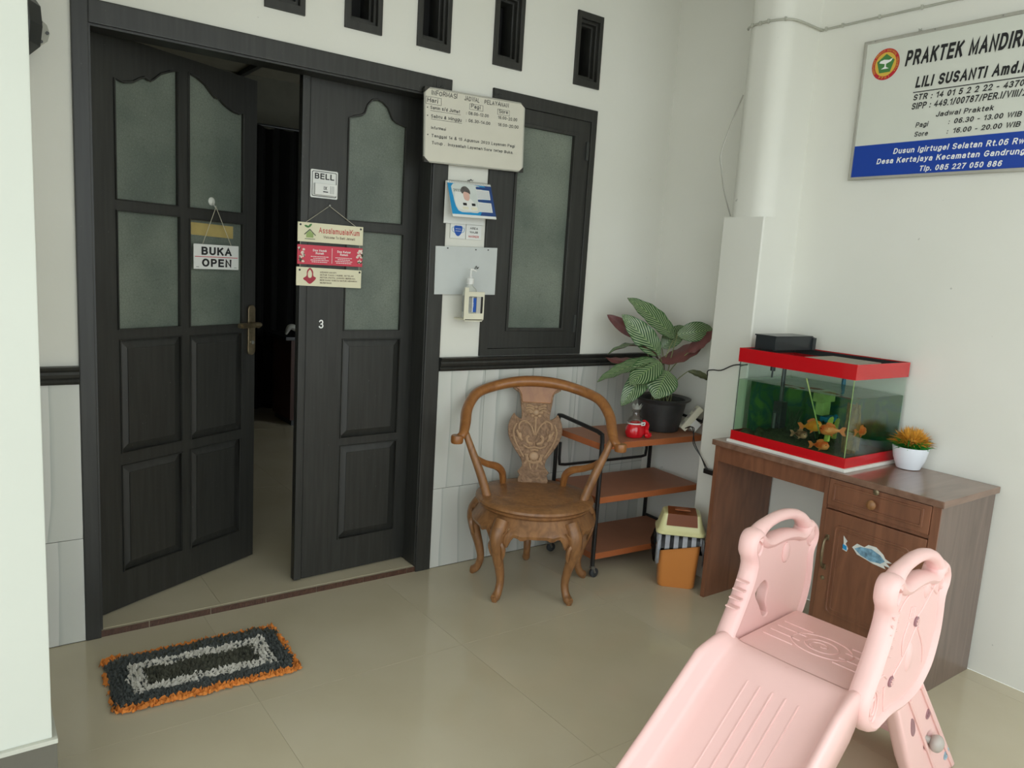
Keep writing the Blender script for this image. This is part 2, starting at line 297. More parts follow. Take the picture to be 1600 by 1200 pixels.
GL = {
 'A': (.74,[[(0,0),(.37,1),(.74,0)],[(.13,.34),(.61,.34)]]), 'B': (.62,[[(0,0),(0,1),(.35,1)]+_A(.35,.76,.23,.24,90,-90)+[(0,.52)],[(.3,.52)]+_A(.37,.26,.25,.26,90,-90)+[(0,0)]]),
 'C': (.70,[_A(.37,.5,.37,.5,42,318,16)]), 'D': (.68,[[(0,0),(0,1),(.28,1)]+_A(.28,.5,.40,.5,90,-90,12)+[(0,0)]]), 'E': (.56,[[(.56,1),(0,1),(0,0),(.56,0)],[(0,.52),(.5,.52)]]),
 'F': (.52,[[(.54,1),(0,1),(0,0)],[(0,.5),(.46,.5)]]), 'G': (.74,[_A(.37,.5,.37,.5,45,345,16)+[(.74,.44),(.44,.44)]]), 'H': (.64,[[(0,0),(0,1)],[(.64,0),(.64,1)],[(0,.52),(.64,.52)]]),
 'I': (.0,[[(0,0),(0,1)]]), 'J': (.44,[[(.44,1),(.44,.26)]+_A(.22,.26,.22,.26,0,-170)]), 'K': (.64,[[(0,0),(0,1)],[(.60,1),(.02,.42)],[(.24,.62),(.66,0)]]), 'L': (.50,[[(0,1),(0,0),(.52,0)]]),
 'M': (.78,[[(0,0),(0,1),(.39,.12),(.78,1),(.78,0)]]), 'N': (.64,[[(0,0),(0,1),(.64,0),(.64,1)]]), 'O': (.78,[_A(.39,.5,.39,.5,0,360,22)]), 'P': (.60,[[(0,0),(0,1),(.34,1)]+_A(.34,.73,.26,.27,90,-90)+[(0,.46)]]),
 'Q': (.78,[_A(.39,.5,.39,.5,0,360,20),[(.48,.24),(.78,-.04)]]), 'R': (.64,[[(0,0),(0,1),(.36,1)]+_A(.36,.74,.25,.26,90,-90)+[(0,.48)],[(.34,.48),(.64,0)]]), 'S': (.60,[_S(.60,0,1)]),
 'T': (.62,[[(0,1),(.62,1)],[(.31,1),(.31,0)]]), 'U': (.64,[[(0,1),(0,.3)]+_A(.32,.3,.32,.3,180,360)+[(.64,1)]]), 'V': (.70,[[(0,1),(.35,0),(.70,1)]]), 'W': (1.04,[[(0,1),(.25,0),(.52,1),(.79,0),(1.04,1)]]),
 'X': (.66,[[(0,0),(.66,1)],[(0,1),(.66,0)]]), 'Y': (.68,[[(0,1),(.34,.44),(.68,1)],[(.34,.44),(.34,0)]]), 'Z': (.60,[[(0,1),(.60,1),(0,0),(.62,0)]]),
 '0': (.52,[_A(.26,.5,.26,.5,0,360,18)]), '1': (.30,[[(.0,.76),(.20,.86),(.30,1),(.30,0)]]), '2': (.54,[_A(.27,.72,.26,.28,165,-25,10)+[(.40,.42),(.02,0),(.56,0)]]), '3': (.52,[_A(.26,.75,.23,.25,155,-90,10)+_A(.26,.26,.26,.26,85,-155,10)]),
 '4': (.56,[[(.42,0),(.42,1),(.0,.27),(.58,.27)]]), '5': (.54,[[(.50,1),(.10,1),(.04,.50)]+_A(.27,.33,.27,.33,120,-150,12)]), '6': (.54,[_A(.32,.62,.30,.38,55,180,7)+_A(.27,.31,.26,.31,170,-190,14)]), '7': (.52,[[(0,1),(.54,1),(.30,.5),(.18,0)]]),
 '8': (.54,[_A(.27,.76,.22,.24,-90,270,14),_A(.27,.26,.27,.26,90,450,16)]), '9': (.54,[_A(.27,.69,.26,.31,0,360,14),_A(.22,.38,.31,.38,10,-125,8)]),
 'a': (.50,[_A(.24,.46,.24,.24,150,10,7)+[(.48,.0)],[(.48,.42),(.24,.40)]+_A(.22,.20,.22,.20,100,280,9)+[(.46,.10)]]), 'b': (.52,[[(0,0),(0,1)],_A(.26,.35,.26,.35,180,-180,16)]), 'c': (.46,[_A(.26,.35,.26,.35,45,315,12)]),
 'd': (.52,[[(.52,0),(.52,1)],_A(.26,.35,.26,.35,0,360,16)]), 'e': (.52,[[(.02,.37),(.52,.37)]+_A(.26,.35,.26,.35,5,320,14)]), 'f': (.30,[[(.34,1)]+_A(.30,.80,.17,.2,100,180,5)+[(.13,0)],[(0,_X),(.30,_X)]]),
 'g': (.52,[_A(.26,.35,.26,.35,0,360,16),[(.52,_X),(.52,.0)]+_A(.26,-.04,.26,.24,0,-150,8)]), 'h': (.48,[[(0,0),(0,1)],[(0,.40)]+_A(.24,.44,.24,.26,170,0,8)+[(.48,0)]]), 'i': (.0,[[(0,0),(0,_X)],[(0,.985),(0,1)]]),
 'j': (.14,[[(.14,_X),(.14,-.1)]+_A(.0,-.1,.14,.16,0,-90,5),[(.14,.96),(.14,1)]]), 'k': (.46,[[(0,0),(0,1)],[(.42,_X),(.02,.28)],[(.16,.42),(.48,0)]]), 'l': (.0,[[(0,0),(0,1)]]),
 'm': (.78,[[(0,0),(0,_X)],[(0,.40)]+_A(.195,.48,.195,.22,170,0,7)+[(.39,0)],[(.39,.40)]+_A(.585,.48,.195,.22,170,0,7)+[(.78,0)]]), 'n': (.48,[[(0,0),(0,_X)],[(0,.40)]+_A(.24,.44,.24,.26,170,0,8)+[(.48,0)]]), 'o': (.54,[_A(.27,.35,.27,.35,0,360,18)]),
 'p': (.52,[[(0,_X),(0,-.28)],_A(.26,.35,.26,.35,180,-180,16)]), 'q': (.52,[[(.52,_X),(.52,-.28)],_A(.26,.35,.26,.35,0,360,16)]), 'r': (.28,[[(0,0),(0,_X)],[(0,.42)]+_A(.26,.42,.26,.26,170,85,5)]), 's': (.44,[_S(.44,0,_X)]),
 't': (.28,[[(.12,.92),(.12,.12)]+_A(.26,.13,.14,.13,180,280,5),[(0,_X),(.30,_X)]]), 'u': (.48,[[(0,_X),(0,.26)]+_A(.24,.26,.24,.26,180,350,8),[(.48,0),(.48,_X)]]), 'v': (.48,[[(0,_X),(.24,0),(.48,_X)]]), 'w': (.74,[[(0,_X),(.18,0),(.37,_X),(.56,0),(.74,_X)]]),
 'x': (.46,[[(0,0),(.46,_X)],[(0,_X),(.46,0)]]), 'y': (.48,[[(0,_X),(.25,.02)],[(.48,_X),(.20,-.18),(.04,-.27)]]), 'z': (.42,[[(0,_X),(.42,_X),(0,0),(.44,0)]]),
 '.': (.0,[[(0,0),(0,.03)]]), ',': (.04,[[(.04,.04),(.0,-.14)]]), ':': (.0,[[(0,0),(0,.03)],[(0,.56),(0,.60)]]), '-': (.26,[[(0,.38),(.26,.38)]]), '/': (.28,[[(0,-.04),(.28,1.04)]]), '!': (.0,[[(0,0),(0,.03)],[(0,.3),(0,1)]]),
 '&': (.66,[[(.64,.0),(.16,.68)]+_A(.30,.82,.17,.18,200,-20,8)+[(.34,.56)]+_A(.24,.25,.24,.26,110,300,9)+[(.60,.42)]]), ' ': (.18,[]),
}
def txtmesh(s, h, width=None, bold=0, shear=0, align='LEFT', wob=0):
    """lettering built from flat strokes; bold is extra stroke thickness in metres"""
    th = min(h*.115 + bold*1.1, h*(.215 if h > .03 else .18)); t = th/h; b = bmesh.new(); x = 0; ch_h = 1-t; last = 0; lay = {}
    rs_ = random.Random(len(s)*7+ord(s[0]))
    for c in s:
        w_, strokes = GL.get(c, GL[' ']); w_ = w_*ch_h
        jx, jy, js = (rs_.uniform(-.02,.02), rs_.uniform(-.05,.05), rs_.uniform(.9,1.12)) if wob else (0,0,1)
        for si, st_ in enumerate(strokes):
            P = [Vector((x+t/2+jx+px*ch_h*js, t/2+jy+py*ch_h*js, 0)) for px, py in st_]
            if len(P) == 1: continue
            P = [p for i, p in enumerate(P) if i == 0 or (p-P[i-1]).length > 1e-4]
            clo = (P[0]-P[-1]).length < 1e-3
            if not clo and (P[-1]-P[0]).length < .12: pass
            if not clo:
                P[0] = P[0]+(P[0]-P[1]).normalized()*t*.5; P[-1] = P[-1]+(P[-1]-P[-2]).normalized()*t*.5
            ln, rn = [], []; n = len(P)
            for i in range(n):
                a = P[i]-P[i-1] if i else (P[0]-P[-2] if clo else P[1]-P[0]); c_ = P[i+1]-P[i] if i < n-1 else (P[1]-P[0] if clo else P[-1]-P[-2])
                a.normalize(); c_.normalize(); na, nc = V(-a.y,a.x,0), V(-c_.y,c_.x,0); m_ = na+nc
                if m_.length < .05: m_ = na.copy(); k = 1
                else: m_.normalize(); k = 1/max(.5, m_.dot(na))
                ln.append(b.verts.new(P[i]+m_*t/2*k+V(0,0,si+i*.004))); rn.append(b.verts.new(P[i]-m_*t/2*k+V(0,0,si+i*.004)))
            for i in range(n-1): b.faces.new((rn[i],rn[i+1],ln[i+1],ln[i]))
        x += w_+t+(.16 if c != ' ' else .14)
    me = bpy.data.meshes.new('lettering')
    for v in b.verts: v.co = V((v.co.x+v.co.y*shear)*h, v.co.y*h, .0003+v.co.z*.0001)
    b.to_mesh(me); b.free()
    xs = [v.co.x for v in me.vertices]
    if xs:
        w0 = max(xs)-min(xs); k = (width/w0) if width else 1
        me.transform(Matrix.Translation((-min(xs),0,0))); me.transform(Matrix.Diagonal((k,1,1,1)))
        if align == 'CENTER': me.transform(Matrix.Translation((-w0*k/2,0,0)))
    return me
def txt(s, x, z, h, ma, parent, y=-.001, width=None, bold=0, shear=0, align='LEFT', rot=0, name='lettering', wob=0):
    me = txtmesh(s, h, width, bold, shear, align, wob)
    me.transform(Matrix.Translation((x, y, z)) @ XZ @ Matrix.Rotation(rot, 4, 'Z'))
    return link(name, me, ma, parent)
def joined(name, meshes, ma, parent, **k):
    b = bmesh.new()
    for m_ in meshes: b.from_mesh(m_); bpy.data.meshes.remove(m_)
    me = bpy.data.meshes.new(name); b.to_mesh(me); b.free(); return link(name, me, ma, parent, **k)
def tubeobj(name, pts, r, ma, parent=None, seg=8, **k):
    flat = k.pop('flat', 1.0); up = k.pop('up', None); closed = k.pop('closed', False); b = bmesh.new(); tube(b, pts, r, seg, flat=flat, up=up, closed=closed); return link(name, b, ma, parent, smooth=True, **k)
rnd = random.Random(7)

# ---------------------------------------------------------------- the setting
WX = 2.915
DX1, DZ = 1.488, 2.30
wins = [(.647,.806,2.413,2.76),(.972,1.137,2.411,2.76),(1.304,1.470,2.409,2.76),(1.701,1.865,2.409,2.76),(2.189,2.357,2.411,2.76)]
WN = (1.712, 2.360, 1.053, 2.307)
holes = [rect(.0,DX1,-.05,DZ)] ; holes = []
outer = [(-3.2,0),(0,0),(0,DZ),(DX1,DZ),(DX1,0),(WX+.14,0),(WX+.14,3.02),(-3.2,3.02)]
holes = [rect(*WN)] + [rect(a,b_,c,d) for a,b_,c,d in wins]
wb = tag(link('wall_back', plate(outer, holes, .14), 'wall'), 'white painted front wall around the double door and window', 'wall', kind='structure')
wr = tag(box('wall_right', WX, WX+.14, -5.2, 0, 0, 3.02, 'wall'), 'white side wall carrying the practice sign', 'wall', kind='structure')
tag(box('ceiling', -3.2, WX+.14, -3.9, 4.2, 3.02, 3.14, 'ceil'), 'porch and room ceiling above the frame', 'ceiling', kind='structure')
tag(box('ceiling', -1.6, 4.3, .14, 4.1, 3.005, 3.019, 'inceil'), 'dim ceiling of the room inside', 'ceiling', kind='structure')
# pier in the corner: squared below, rounded above
b = bmesh.new()
prof = [(WX+.01,-.635),(2.655,-.635),(2.65,-.64)]
lo = [(WX+.01,-.64),(2.66,-.64),(2.65,-.65),(2.65,-.872),(2.656,-.878),(WX+.01,-.878)]
A = [b.verts.new((x,y,0)) for x,y in lo]; B = [b.verts.new((x,y,1.79)) for x,y in lo]; b.faces.new(A[::-1]); b.faces.new(B)
for i in range(len(lo)): b.faces.new((A[i], A[(i+1)%len(lo)], B[(i+1)%len(lo)], B[i]))
hi = [(WX+.01,-.655)] + [(2.735-.08*math.cos(t), -.725+.075*math.sin(t)) for t in [PI/2-.15-k*PI/2/6 for k in range(0,6)]] + [(2.735-.08*math.cos(t), -.79-.085*math.sin(t)) for t in [k*PI/2/7 for k in range(8)]] + [(WX+.01,-.875)]
A = [b.verts.new((x,y,1.79)) for x,y in hi]; B = [b.verts.new((x,y,3.03)) for x,y in hi]; b.faces.new(A[::-1]); b.faces.new(B)
for i in range(len(hi)): b.faces.new((A[i], A[(i+1)%len(hi)], B[(i+1)%len(hi)], B[i]))
tag(link('wall_pier', b, 'wall', smooth=True), 'white pier on the side wall, squared below and rounded above', 'pier', kind='structure')
# near pillar at left
pl_ = thing('wall_left', 'bright white pillar with grey tiled plinth at the left edge of the porch', 'pillar', (0,0,0), kind='structure')
box('shaft', -.62, -.196, -1.0, -.72, .24, 3.02, 'pillar', pl_, .003)
box('plinth', -.63, -.186, -1.01, -.71, 0, .228, 'plinth', pl_, .002, label='dark grey tiled plinth')
box('plinth_edging', -.632, -.184, -1.012, -.708, .228, .24, 'plinthedge', pl_, .002)
tag(box('wall_left', -.62, -.252, -.72, -.001, 0, 3.02, 'wall'), 'return wall behind the bright pillar, left of the door', 'wall', kind='structure')
# floors
fl = tag(box('floor', -3.2, WX, -3.93, 0, -.06, -.0015, 'grout'), 'polished beige porch floor tiles', 'floor', kind='structure')
xs = [-3.2,-1.975,-1.175,-.375,.425,1.225,2.025,2.825,WX]; ys = [-3.93,-3.127,-2.327,-1.527,-.727,0]
def tilemesh(w_, d_, h_, bev=.0006):
    b = bmesh.new(); bx(b, -w_/2, w_/2, -d_/2, d_/2, -h_, 0, bev); return b
for i in range(len(xs)-1):
    for j in range(len(ys)-1):
        g = .0010; link('floor_tile', tilemesh(xs[i+1]-xs[i]-g, ys[j+1]-ys[j]-g, .012), 'floor', fl, ((xs[i]+xs[i+1])/2, (ys[j]+ys[j+1])/2, 0))
fi = tag(box('floor', -1.5, 4.2, .0, 4.1, -.06, .0245, 'grout'), 'beige tiled floor of the dark room inside', 'floor', kind='structure')
for x0,x1 in ((-1.5,-.3),(-.3,.5),(.5,1.3),(1.3,2.1),(2.1,2.9),(2.9,4.2)):
    for y0,y1 in ((.012,.745),(.745,1.545),(1.545,2.345),(2.345,3.145),(3.145,4.1)):
        if x0 > -1 and y0 < .1: 
            if x1 < 0: continue
            a0, a1 = max(x0, .0), min(x1, DX1)
            if a1 <= a0: continue
            link('floor_tile', tilemesh(a1-a0-.0018, y1-y0-.0018, .008), 'floor', fi, ((a0+a1)/2, (y0+y1)/2, .026)); continue
        link('floor_tile', tilemesh(x1-x0-.002, y1-y0-.002, .008), 'floor', fi, ((x0+x1)/2, (y0+y1)/2, .026))
rs = thing('trim_1', 'brown ribbed riser tiles along the door threshold', 'threshold', (0,0,0), kind='structure')
jx = [.0,.221,.455,.684,.910,1.137,1.367,DX1]
for i in range(len(jx)-1):
    b = bmesh.new(); x0, x1 = jx[i]+.0015, jx[i+1]-.0015; bx(b, x0, x1, -.004, .012, 0, .024)
    x = x0+.004
    while x < x1-.006: bx(b, x, x+.006, -.0065, -.004, .003, .018); x += .011
    link('riser_tile', b, 'riser', rs)
# interior shell
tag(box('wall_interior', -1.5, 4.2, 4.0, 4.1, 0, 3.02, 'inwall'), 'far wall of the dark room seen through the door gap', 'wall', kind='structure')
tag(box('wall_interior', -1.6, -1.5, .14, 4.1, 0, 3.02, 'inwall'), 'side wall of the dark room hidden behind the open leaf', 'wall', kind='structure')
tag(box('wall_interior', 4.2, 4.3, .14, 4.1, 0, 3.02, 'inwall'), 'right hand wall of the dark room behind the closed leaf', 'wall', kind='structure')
tag(box('trim_2', 1.72, 1.76, .2, 4.0, 2.965, 3.004, 'dark'), 'dark strip running along the ceiling of the room inside', 'ceiling strip', kind='structure')
# black curtain and desk inside
b = bmesh.new(); pts = []
nx = 90
top = [b.verts.new((1.45+2.2*i/nx, 3.72+.025*math.sin(i*1.15)+.01*math.sin(i*.4), 2.54+.012*math.sin(i*.9))) for i in range(nx+1)]
bot = [b.verts.new((1.45+2.2*i/nx, 3.72+.04*math.sin(i*1.15+.3), .08)) for i in range(nx+1)]
for i in range(nx): b.faces.new((top[i], top[i+1], bot[i+1], bot[i]))
bmesh.ops.solidify(b, geom=b.faces[:], thickness=.003)
cu_ = thing('curtain', 'black curtain hanging across the back of the dark room', 'curtain', (0,0,0)); link('cloth', b, 'curtain', cu_, smooth=True)
tubeobj('rod', [(1.40,3.72,2.555),(3.7,3.72,2.555)], .012, 'dark', cu_, 8)
for x in (1.45, 3.65): box('rod_bracket', x-.01, x+.01, 3.72, 4.0, 2.54, 2.56, 'dark', cu_)
t = thing('cabinet', 'dark brown cabinet standing in the dark room behind the right door leaf', 'cabinet', (1.93,3.15,.026))
box('body', 0, 1.0, 0, .45, .05, .74, 'deskroom', t, .004); box('cabinet_top', -.06, 1.03, -.04, .48, .74, .768, 'dark', t, .004)
for k in range(3): box('drawer', .04, .5, -.012, 0, .08+k*.22, .28+k*.22, 'deskroom', t, .004)
for k in range(2): box('plinth_foot', .02+k*.9, .08+k*.9, .02, .43, 0, .05, 'dark', t)
b = bmesh.new(); tube(b, smoothpath([(-.05,0,.01),(-.02,-.01,.07),(.03,-.01,.06),(.09,-.02,.01)]), [.012,.03,.034,.016], 10, flat=.8)
tag(link('handset', b, 'phone', None, (1.95,3.2,.80), smooth=True), 'pale grey object lying on the cabinet in the dark room', 'handset')

# door frame
df = thing('trim_3', 'black wooden door frame around the double door', 'door frame', (0,0,0), kind='structure')
def framebar(name, x0, x1, z0, z1, par, y0=-.012, y1=.138): return box(name, x0, x1, y0, y1, z0, z1, 'black', par, .004)
framebar('jamb', 0, .052, .0, DZ, df); framebar('jamb', 1.408, DX1, .0, DZ, df); framebar('head', .052, 1.408, 2.222, DZ, df)
for x in (.052, 1.402): box('stop_bead', x, x+.006, -.004, .09, .03, 2.222, 'black', df)
box('stop_bead', .058, 1.402, -.002, .09, 2.214, 2.222, 'black', df)

# door leaves
K = .983
def leafpt(u, z): return (u*K, 1.5-(1.5-z)*K)
def molding(par, poly, y=-.002, r=.0045):
    b = bmesh.new(); tube(b, [(x,y,z) for x,z in poly], r, 6, up=(0,-1,0), closed=True); link('moulding', b, 'black', par)
def raised(par, x0, x1, z0, z1):
    b = bmesh.new(); e = .034
    o = [b.verts.new((x,.014,z)) for x,z in rect(x0,x1,z0,z1)]; o2 = [b.verts.new((x,.026,z)) for x,z in rect(x0,x1,z0,z1)]
    i1 = [b.verts.new((x,.001,z)) for x,z in rect(x0+e,x1-e,z0+e,z1-e)]; i0 = [b.verts.new((x,.004,z)) for x,z in rect(x0+e,x1-e,z0+e,z1-e)]
    for a in range(4):
        c = (a+1)%4; b.faces.new((o[a],o[c],i0[c],i0[a])); b.faces.new((i0[a],i0[c],i1[c],i1[a])); b.faces.new((o2[a],o2[c],o[c],o[a]))
    b.faces.new(i1); b.faces.new(o2[::-1]); link('panel', b, 'black', par)
def leaf(name, label, loc, rz, W, glass, panels, groove=None):
    t = thing(name, label, 'door', loc, rz, kind='structure')
    hs = [[leafpt(*p) for p in g] for g in glass] + [[leafpt(*p) for p in rect(*p_)] for p_ in panels]
    link('leaf_frame', plate(rect(0,W,.033,2.236), hs, .036, .0015), 'black', t)
    for g in hs: molding(t, g)
    for g in hs[:len(glass)]: link('glass_pane', plate([(x,z) for x,z in g], [], .005, 0, .015), 'glass', t)
    for p_ in panels:
        a = leafpt(p_[0], p_[2]); c = leafpt(p_[1], p_[3]); raised(t, a[0], c[0], a[1], c[1])
    return t
gL = [(.115,1.656),(.398,1.656),(.398,2.186),(.36,2.178),(.316,2.158),(.285,2.130),(.269,2.120),(.244,2.129),(.22,2.118),(.194,2.100),(.153,2.089),(.115,2.097)]
gR = [(.450,1.656),(.748,1.656),(.748,2.092),(.715,2.084),(.683,2.090),(.64,2.108),(.61,2.128),(.594,2.124),(.578,2.134),(.54,2.166),(.50,2.184),(.450,2.196)]
dl = leaf('door_1', 'wide black door leaf swung inward, with OPEN sign on its glass', (.0534,.105,0), math.atan2(.377,.7355), .813,
  [gL, gR, rect(.116,.405,1.158,1.614), rect(.453,.748,1.154,1.608)],
  [(.121,.410,.660,1.116),(.456,.746,.656,1.114),(.121,.409,.162,.608),(.455,.740,.156,.612)])
gN = [(.213,1.652),(.500,1.656),(.502,2.094),(.455,2.106),(.432,2.118),(.424,2.130),(.405,2.165),(.375,2.186),(.349,2.192),(.322,2.184),(.300,2.160),(.288,2.124),(.272,2.112),(.24,2.103),(.213,2.092)]
dr = leaf('door_2', 'narrow black door leaf closed, with greeting boards hung on it', (.841,.093,0), .048, .60,
  [gN, rect(.215,.508,1.160,1.610)], [(.212,.513,.658,1.120),(.214,.514,.166,.620)])
box('closing_strip', -.004, .028, -.010, -.0, .035, 2.226, 'black', dr, .003)
box('groove_bead', .034, .038, -.0025, -.0, .035, 2.226, 'black', dr)
txt('3', .090, 1.176, .038, 'wink', dr, y=-.003, bold=.0012, name='chalk_number')
for p in (.3, 1.1, 1.95):
    for d_, x in ((dl, -.006), (dr, .603)):
        b = bmesh.new(); lathe(b, [(.006,-.045),(.006,.045)], (x, .004, p), 10); link('hinge', b, 'brass', d_)
# lever handle
hd = link('handle', plate(rrect(.763,.806,1.015,1.246,.02), [], .009, .003, -.010), 'brass', dl, label='aged brass lever handle plate')
lx, lz = .765, 1.158
b = bmesh.new(); tube(b, [(.784,-.008,lz),(.784,-.045,lz)], .011, 12); sphere(b, (.784,-.047,lz), .014)
pts = smoothpath([(.798,-.046,lz+.001),(.78,-.05,lz),(.73,-.052,lz+.001),(.672,-.048,lz)]); tube(b, pts, [.011,.012,.010,.009,.011], 10)
for i in range(20):
    x = .680+i*.004; lathe_pts = []
    bx(b, x, x+.002, -.0632, -.039, lz-.011, lz+.011)
link('lever', b, 'brass', hd, smooth=True)
b = bmesh.new(); tube(b, [(.784,-.009,1.075),(.784,-.018,1.075)], .009, 12); bx(b, .7825, .7855, -.021, -.015, 1.068, 1.082); link('key_cylinder', b, 'steel', hd)
# yellow paper and sticker on glass (flat), BUKA / OPEN sign
yp = thing('paper_strip', 'strip of yellowed paper stuck on the glass above the OPEN sign', 'paper', (.0534,.105,0), math.atan2(.377,.7355))
a, c = leafpt(.464,1.540), leafpt(.702,1.596); flatp('strip', [(a[0],a[1]+.006),(c[0],a[1]),(c[0],c[1]-.002),(a[0],c[1]+.002)], 'yellow', yp, .0135, th=.001)
sk = thing('suction_hook', 'small clear hook stuck on the open leaf glass holding the OPEN sign', 'hook', (.0534,.105,0), math.atan2(.377,.7355))
b = bmesh.new(); lathe(b, [(.018,0),(.014,.004),(.006,.007)], (0,0,0), 16); me = bpy.data.meshes.new('x'); b.to_mesh(me); b.free(); me.transform(Matrix.Translation((.573,.0145,1.69)) @ XZ)
link('suction_cup', me, 'frost', sk); tubeobj('hook', [(.573,.008,1.69),(.573,.0,1.672),(.573,-.008,1.665),(.573,-.010,1.672)], .002, 'frost', sk)
os_ = thing('open_sign', 'white BUKA OPEN sign hanging on strings from a hook', 'sign', (.0534,.105,0), math.atan2(.377,.7355))
sx0, sx1, sz0, sz1 = .456, .699, 1.404, 1.508
link('sign_board', plate(rect(sx0,sx1,sz0,sz1), [], .003, .0005, -.012), 'white', os_)
txt('BUKA', (sx0+sx1)/2, sz0+.0595, .034, 'ink', os_, -.0125, width=.165, bold=.0036, align='CENTER')
txt('OPEN', (sx0+sx1)/2, sz0+.010, .034, 'ink', os_, -.0125, width=.160, bold=.0036, align='CENTER')
flatp('red_line', rect(sx0+.006,sx1-.006,sz0+.0505,sz0+.0532), 'redink', os_, -.0126)
for x in (sx0+.012, sx1-.026): flatp('small_mark', rect(x,x+.014,sz0+.008,sz0+.0095), 'ink', os_, -.0126)
for x in (sx0+.045, sx1-.04): tubeobj('string', [(.573,-.011,1.667),(x,-.011,sz1-.003)], .0012, 'string', os_, 5)

# bell sign on the closed leaf
DR = ((.841,.093,0), .048)
bs = thing('bell_sign', 'white BELL sign with a bell push on the closed door leaf', 'sign', *DR)
a, c = leafpt(.040,1.736), leafpt(.166,1.854)
link('sign_board', plate(rrect(a[0],c[0],a[1],c[1],.006), [], .003, .0005, -.004), 'white', bs)
link('border_line', plate(rrect(a[0]+.006,c[0]-.006,a[1]+.006,c[1]-.006,.006), [rrect(a[0]+.0085,c[0]-.0085,a[1]+.0085,c[1]-.0085,.005)], .0006, 0, -.0046), 'ink', bs)
txt('BELL', (a[0]+c[0])/2, c[1]-.038, .024, 'ink', bs, -.0047, width=.088, bold=.0018, align='CENTER')
bp = box('bell_push', a[0]+.014, c[0]-.012, -.020, -.004, a[1]+.012, a[1]+.060, 'plastic', bs, .003, label='white bell push button')
txt('IX', a[0]+.052, a[1]+.034, .014, 'ink', bp, -.0205, bold=.0008)
flatp('print_line', rect(a[0]+.05,a[0]+.072,a[1]+.024,a[1]+.028), 'ink', bp, -.0206)
for k in range(3): flatp('print_line', rect(a[0]+.082+k*.007,a[0]+.0845+k*.007,a[1]+.02,a[1]+.052), 'lab', bp, -.0206)

# hanging greeting boards
gb = thing('greeting_boards', 'three greeting boards strung together on the closed door leaf', 'sign', *DR)
def board(z0, z1, ma, xo=0, tilt=0):
    return link('board', plate([(-.017+xo,z0),(.286+xo,z0-tilt),(.286+xo,z1-tilt),(-.017+xo,z1)], [], .006, .0008, -.014), ma, gb)
zt = lambda z: 1.5-(1.5-z)*K
y = -.0146
b1 = board(zt(1.546), zt(1.628), 'cream'); b2 = board(zt(1.450), zt(1.533), 'rose'); b3 = board(zt(1.358), zt(1.438), 'cream', -.003, .004)
z0 = zt(1.546)
txt('AssalamualaiKum', .076, z0+.040, .024, 'redink', b1, y, width=.192, bold=.0004)
txt('Welcome To Baiti Jannati', .098, z0+.019, .011, 'brownink', b1, y, width=.148, bold=.0002)
bb = bmesh.new()
for p, q in (((.012,.030),(.036,.052)),((.036,.052),(.062,.028))):
    tube(bb, [(p[0],y,z0+p[1]),(q[0],y,z0+q[1])], .0017, 4)
link('roof_print', bb, 'dgreen', b1)
flatp('house_print', [(.020,z0+.018),(.052,z0+.018),(.052,z0+.034),(.036,z0+.048),(.020,z0+.034)], 'tankgreen', b1, y)
for cx, cz, r in ((.022,.064,.35),(.036,.068,2.4)): 
    me = plate(ell(0,0,.011,.0045,12), [], .0006); me.transform(Matrix.Translation((cx,y,z0+cz)) @ Matrix.Rotation(r,4,'Y')); link('leaf_print', me, 'green', b1)
flatp('small_caption', rect(.014,.060,z0+.011,z0+.0135), 'dgreen', b1, y)
z0 = zt(1.450)
for s_, x in ((['Doa Masuk','Rumah'], .083), (['Doa Keluar','Rumah'], .196)):
    for i, q in enumerate(s_): txt(q, x, z0+.056-i*.012, .0095, 'wink', b2, y, bold=.0005, align='CENTER')
    for i, wd in enumerate((.080,.058,.082,.072)): 
        bb = bmesh.new(); xx = x-wd/2
        while xx < x+wd/2: l_ = rnd.uniform(.004,.011); bx(bb, xx, min(xx+l_, x+wd/2), y, y+.0006, z0+.033-i*.0075, z0+.0355-i*.0075); xx += l_+.002
        link('print_line', bb, 'wink', b2)
flatp('divider_line', rect(.139,.1405,z0+.008,z0+.073), 'wink', b2, y)
for cx in (0, .272):
    bb = bmesh.new(); ms = []
    for k in range(16):
        px, pz = cx+rnd.uniform(-.012,.013), z0+rnd.uniform(.006,.074); r = rnd.uniform(.003,.007)
        ms.append(plate(ell(px,pz,r,r*.8,7,rnd.random()), [], .0006, 0, y-.00005*k))
    joined('blossom_print', ms, 'flower', b2)
    for k in range(6): 
        me = plate(ell(0,0,.009,.002,8), [], .0006); me.transform(Matrix.Translation((cx+rnd.uniform(-.008,.012), y-.001, z0+rnd.uniform(.01,.07))) @ Matrix.Rotation(rnd.uniform(0,3),4,'Y')); link('leaf_print', me, 'dgreen', b2)
z0 = zt(1.358)
flatp('veil_print', closed_smooth([(.022,.020),(.040,.008),(.058,.020),(.068,.034),(.056,.042),(.054,.062),(.040,.076),(.027,.062),(.025,.042),(.010,.030)]), 'scarf', b3, y, holes=[closed_smooth([(.032,.038),(.040,.033),(.048,.038),(.049,.056),(.040,.068),(.031,.056)])]).location = (0,0,z0)
for i, (q, wd) in enumerate((('MOHON MAAF!',.075),('UNTUK TAMU / KURIR, SETELAH',.158),('KETUK PINTU, MOHON BERIKAN,',.168),('BERI KAMI WAKTU UNTUK MEMAKAI',.175),('HIJAB KAMI.',.055))):
    txt(q, .086, z0+.056-i*.0112, .0066, 'brownink', b3, y-.0002*i, width=wd, bold=.0002)
for zz in (1.614,1.560): pass
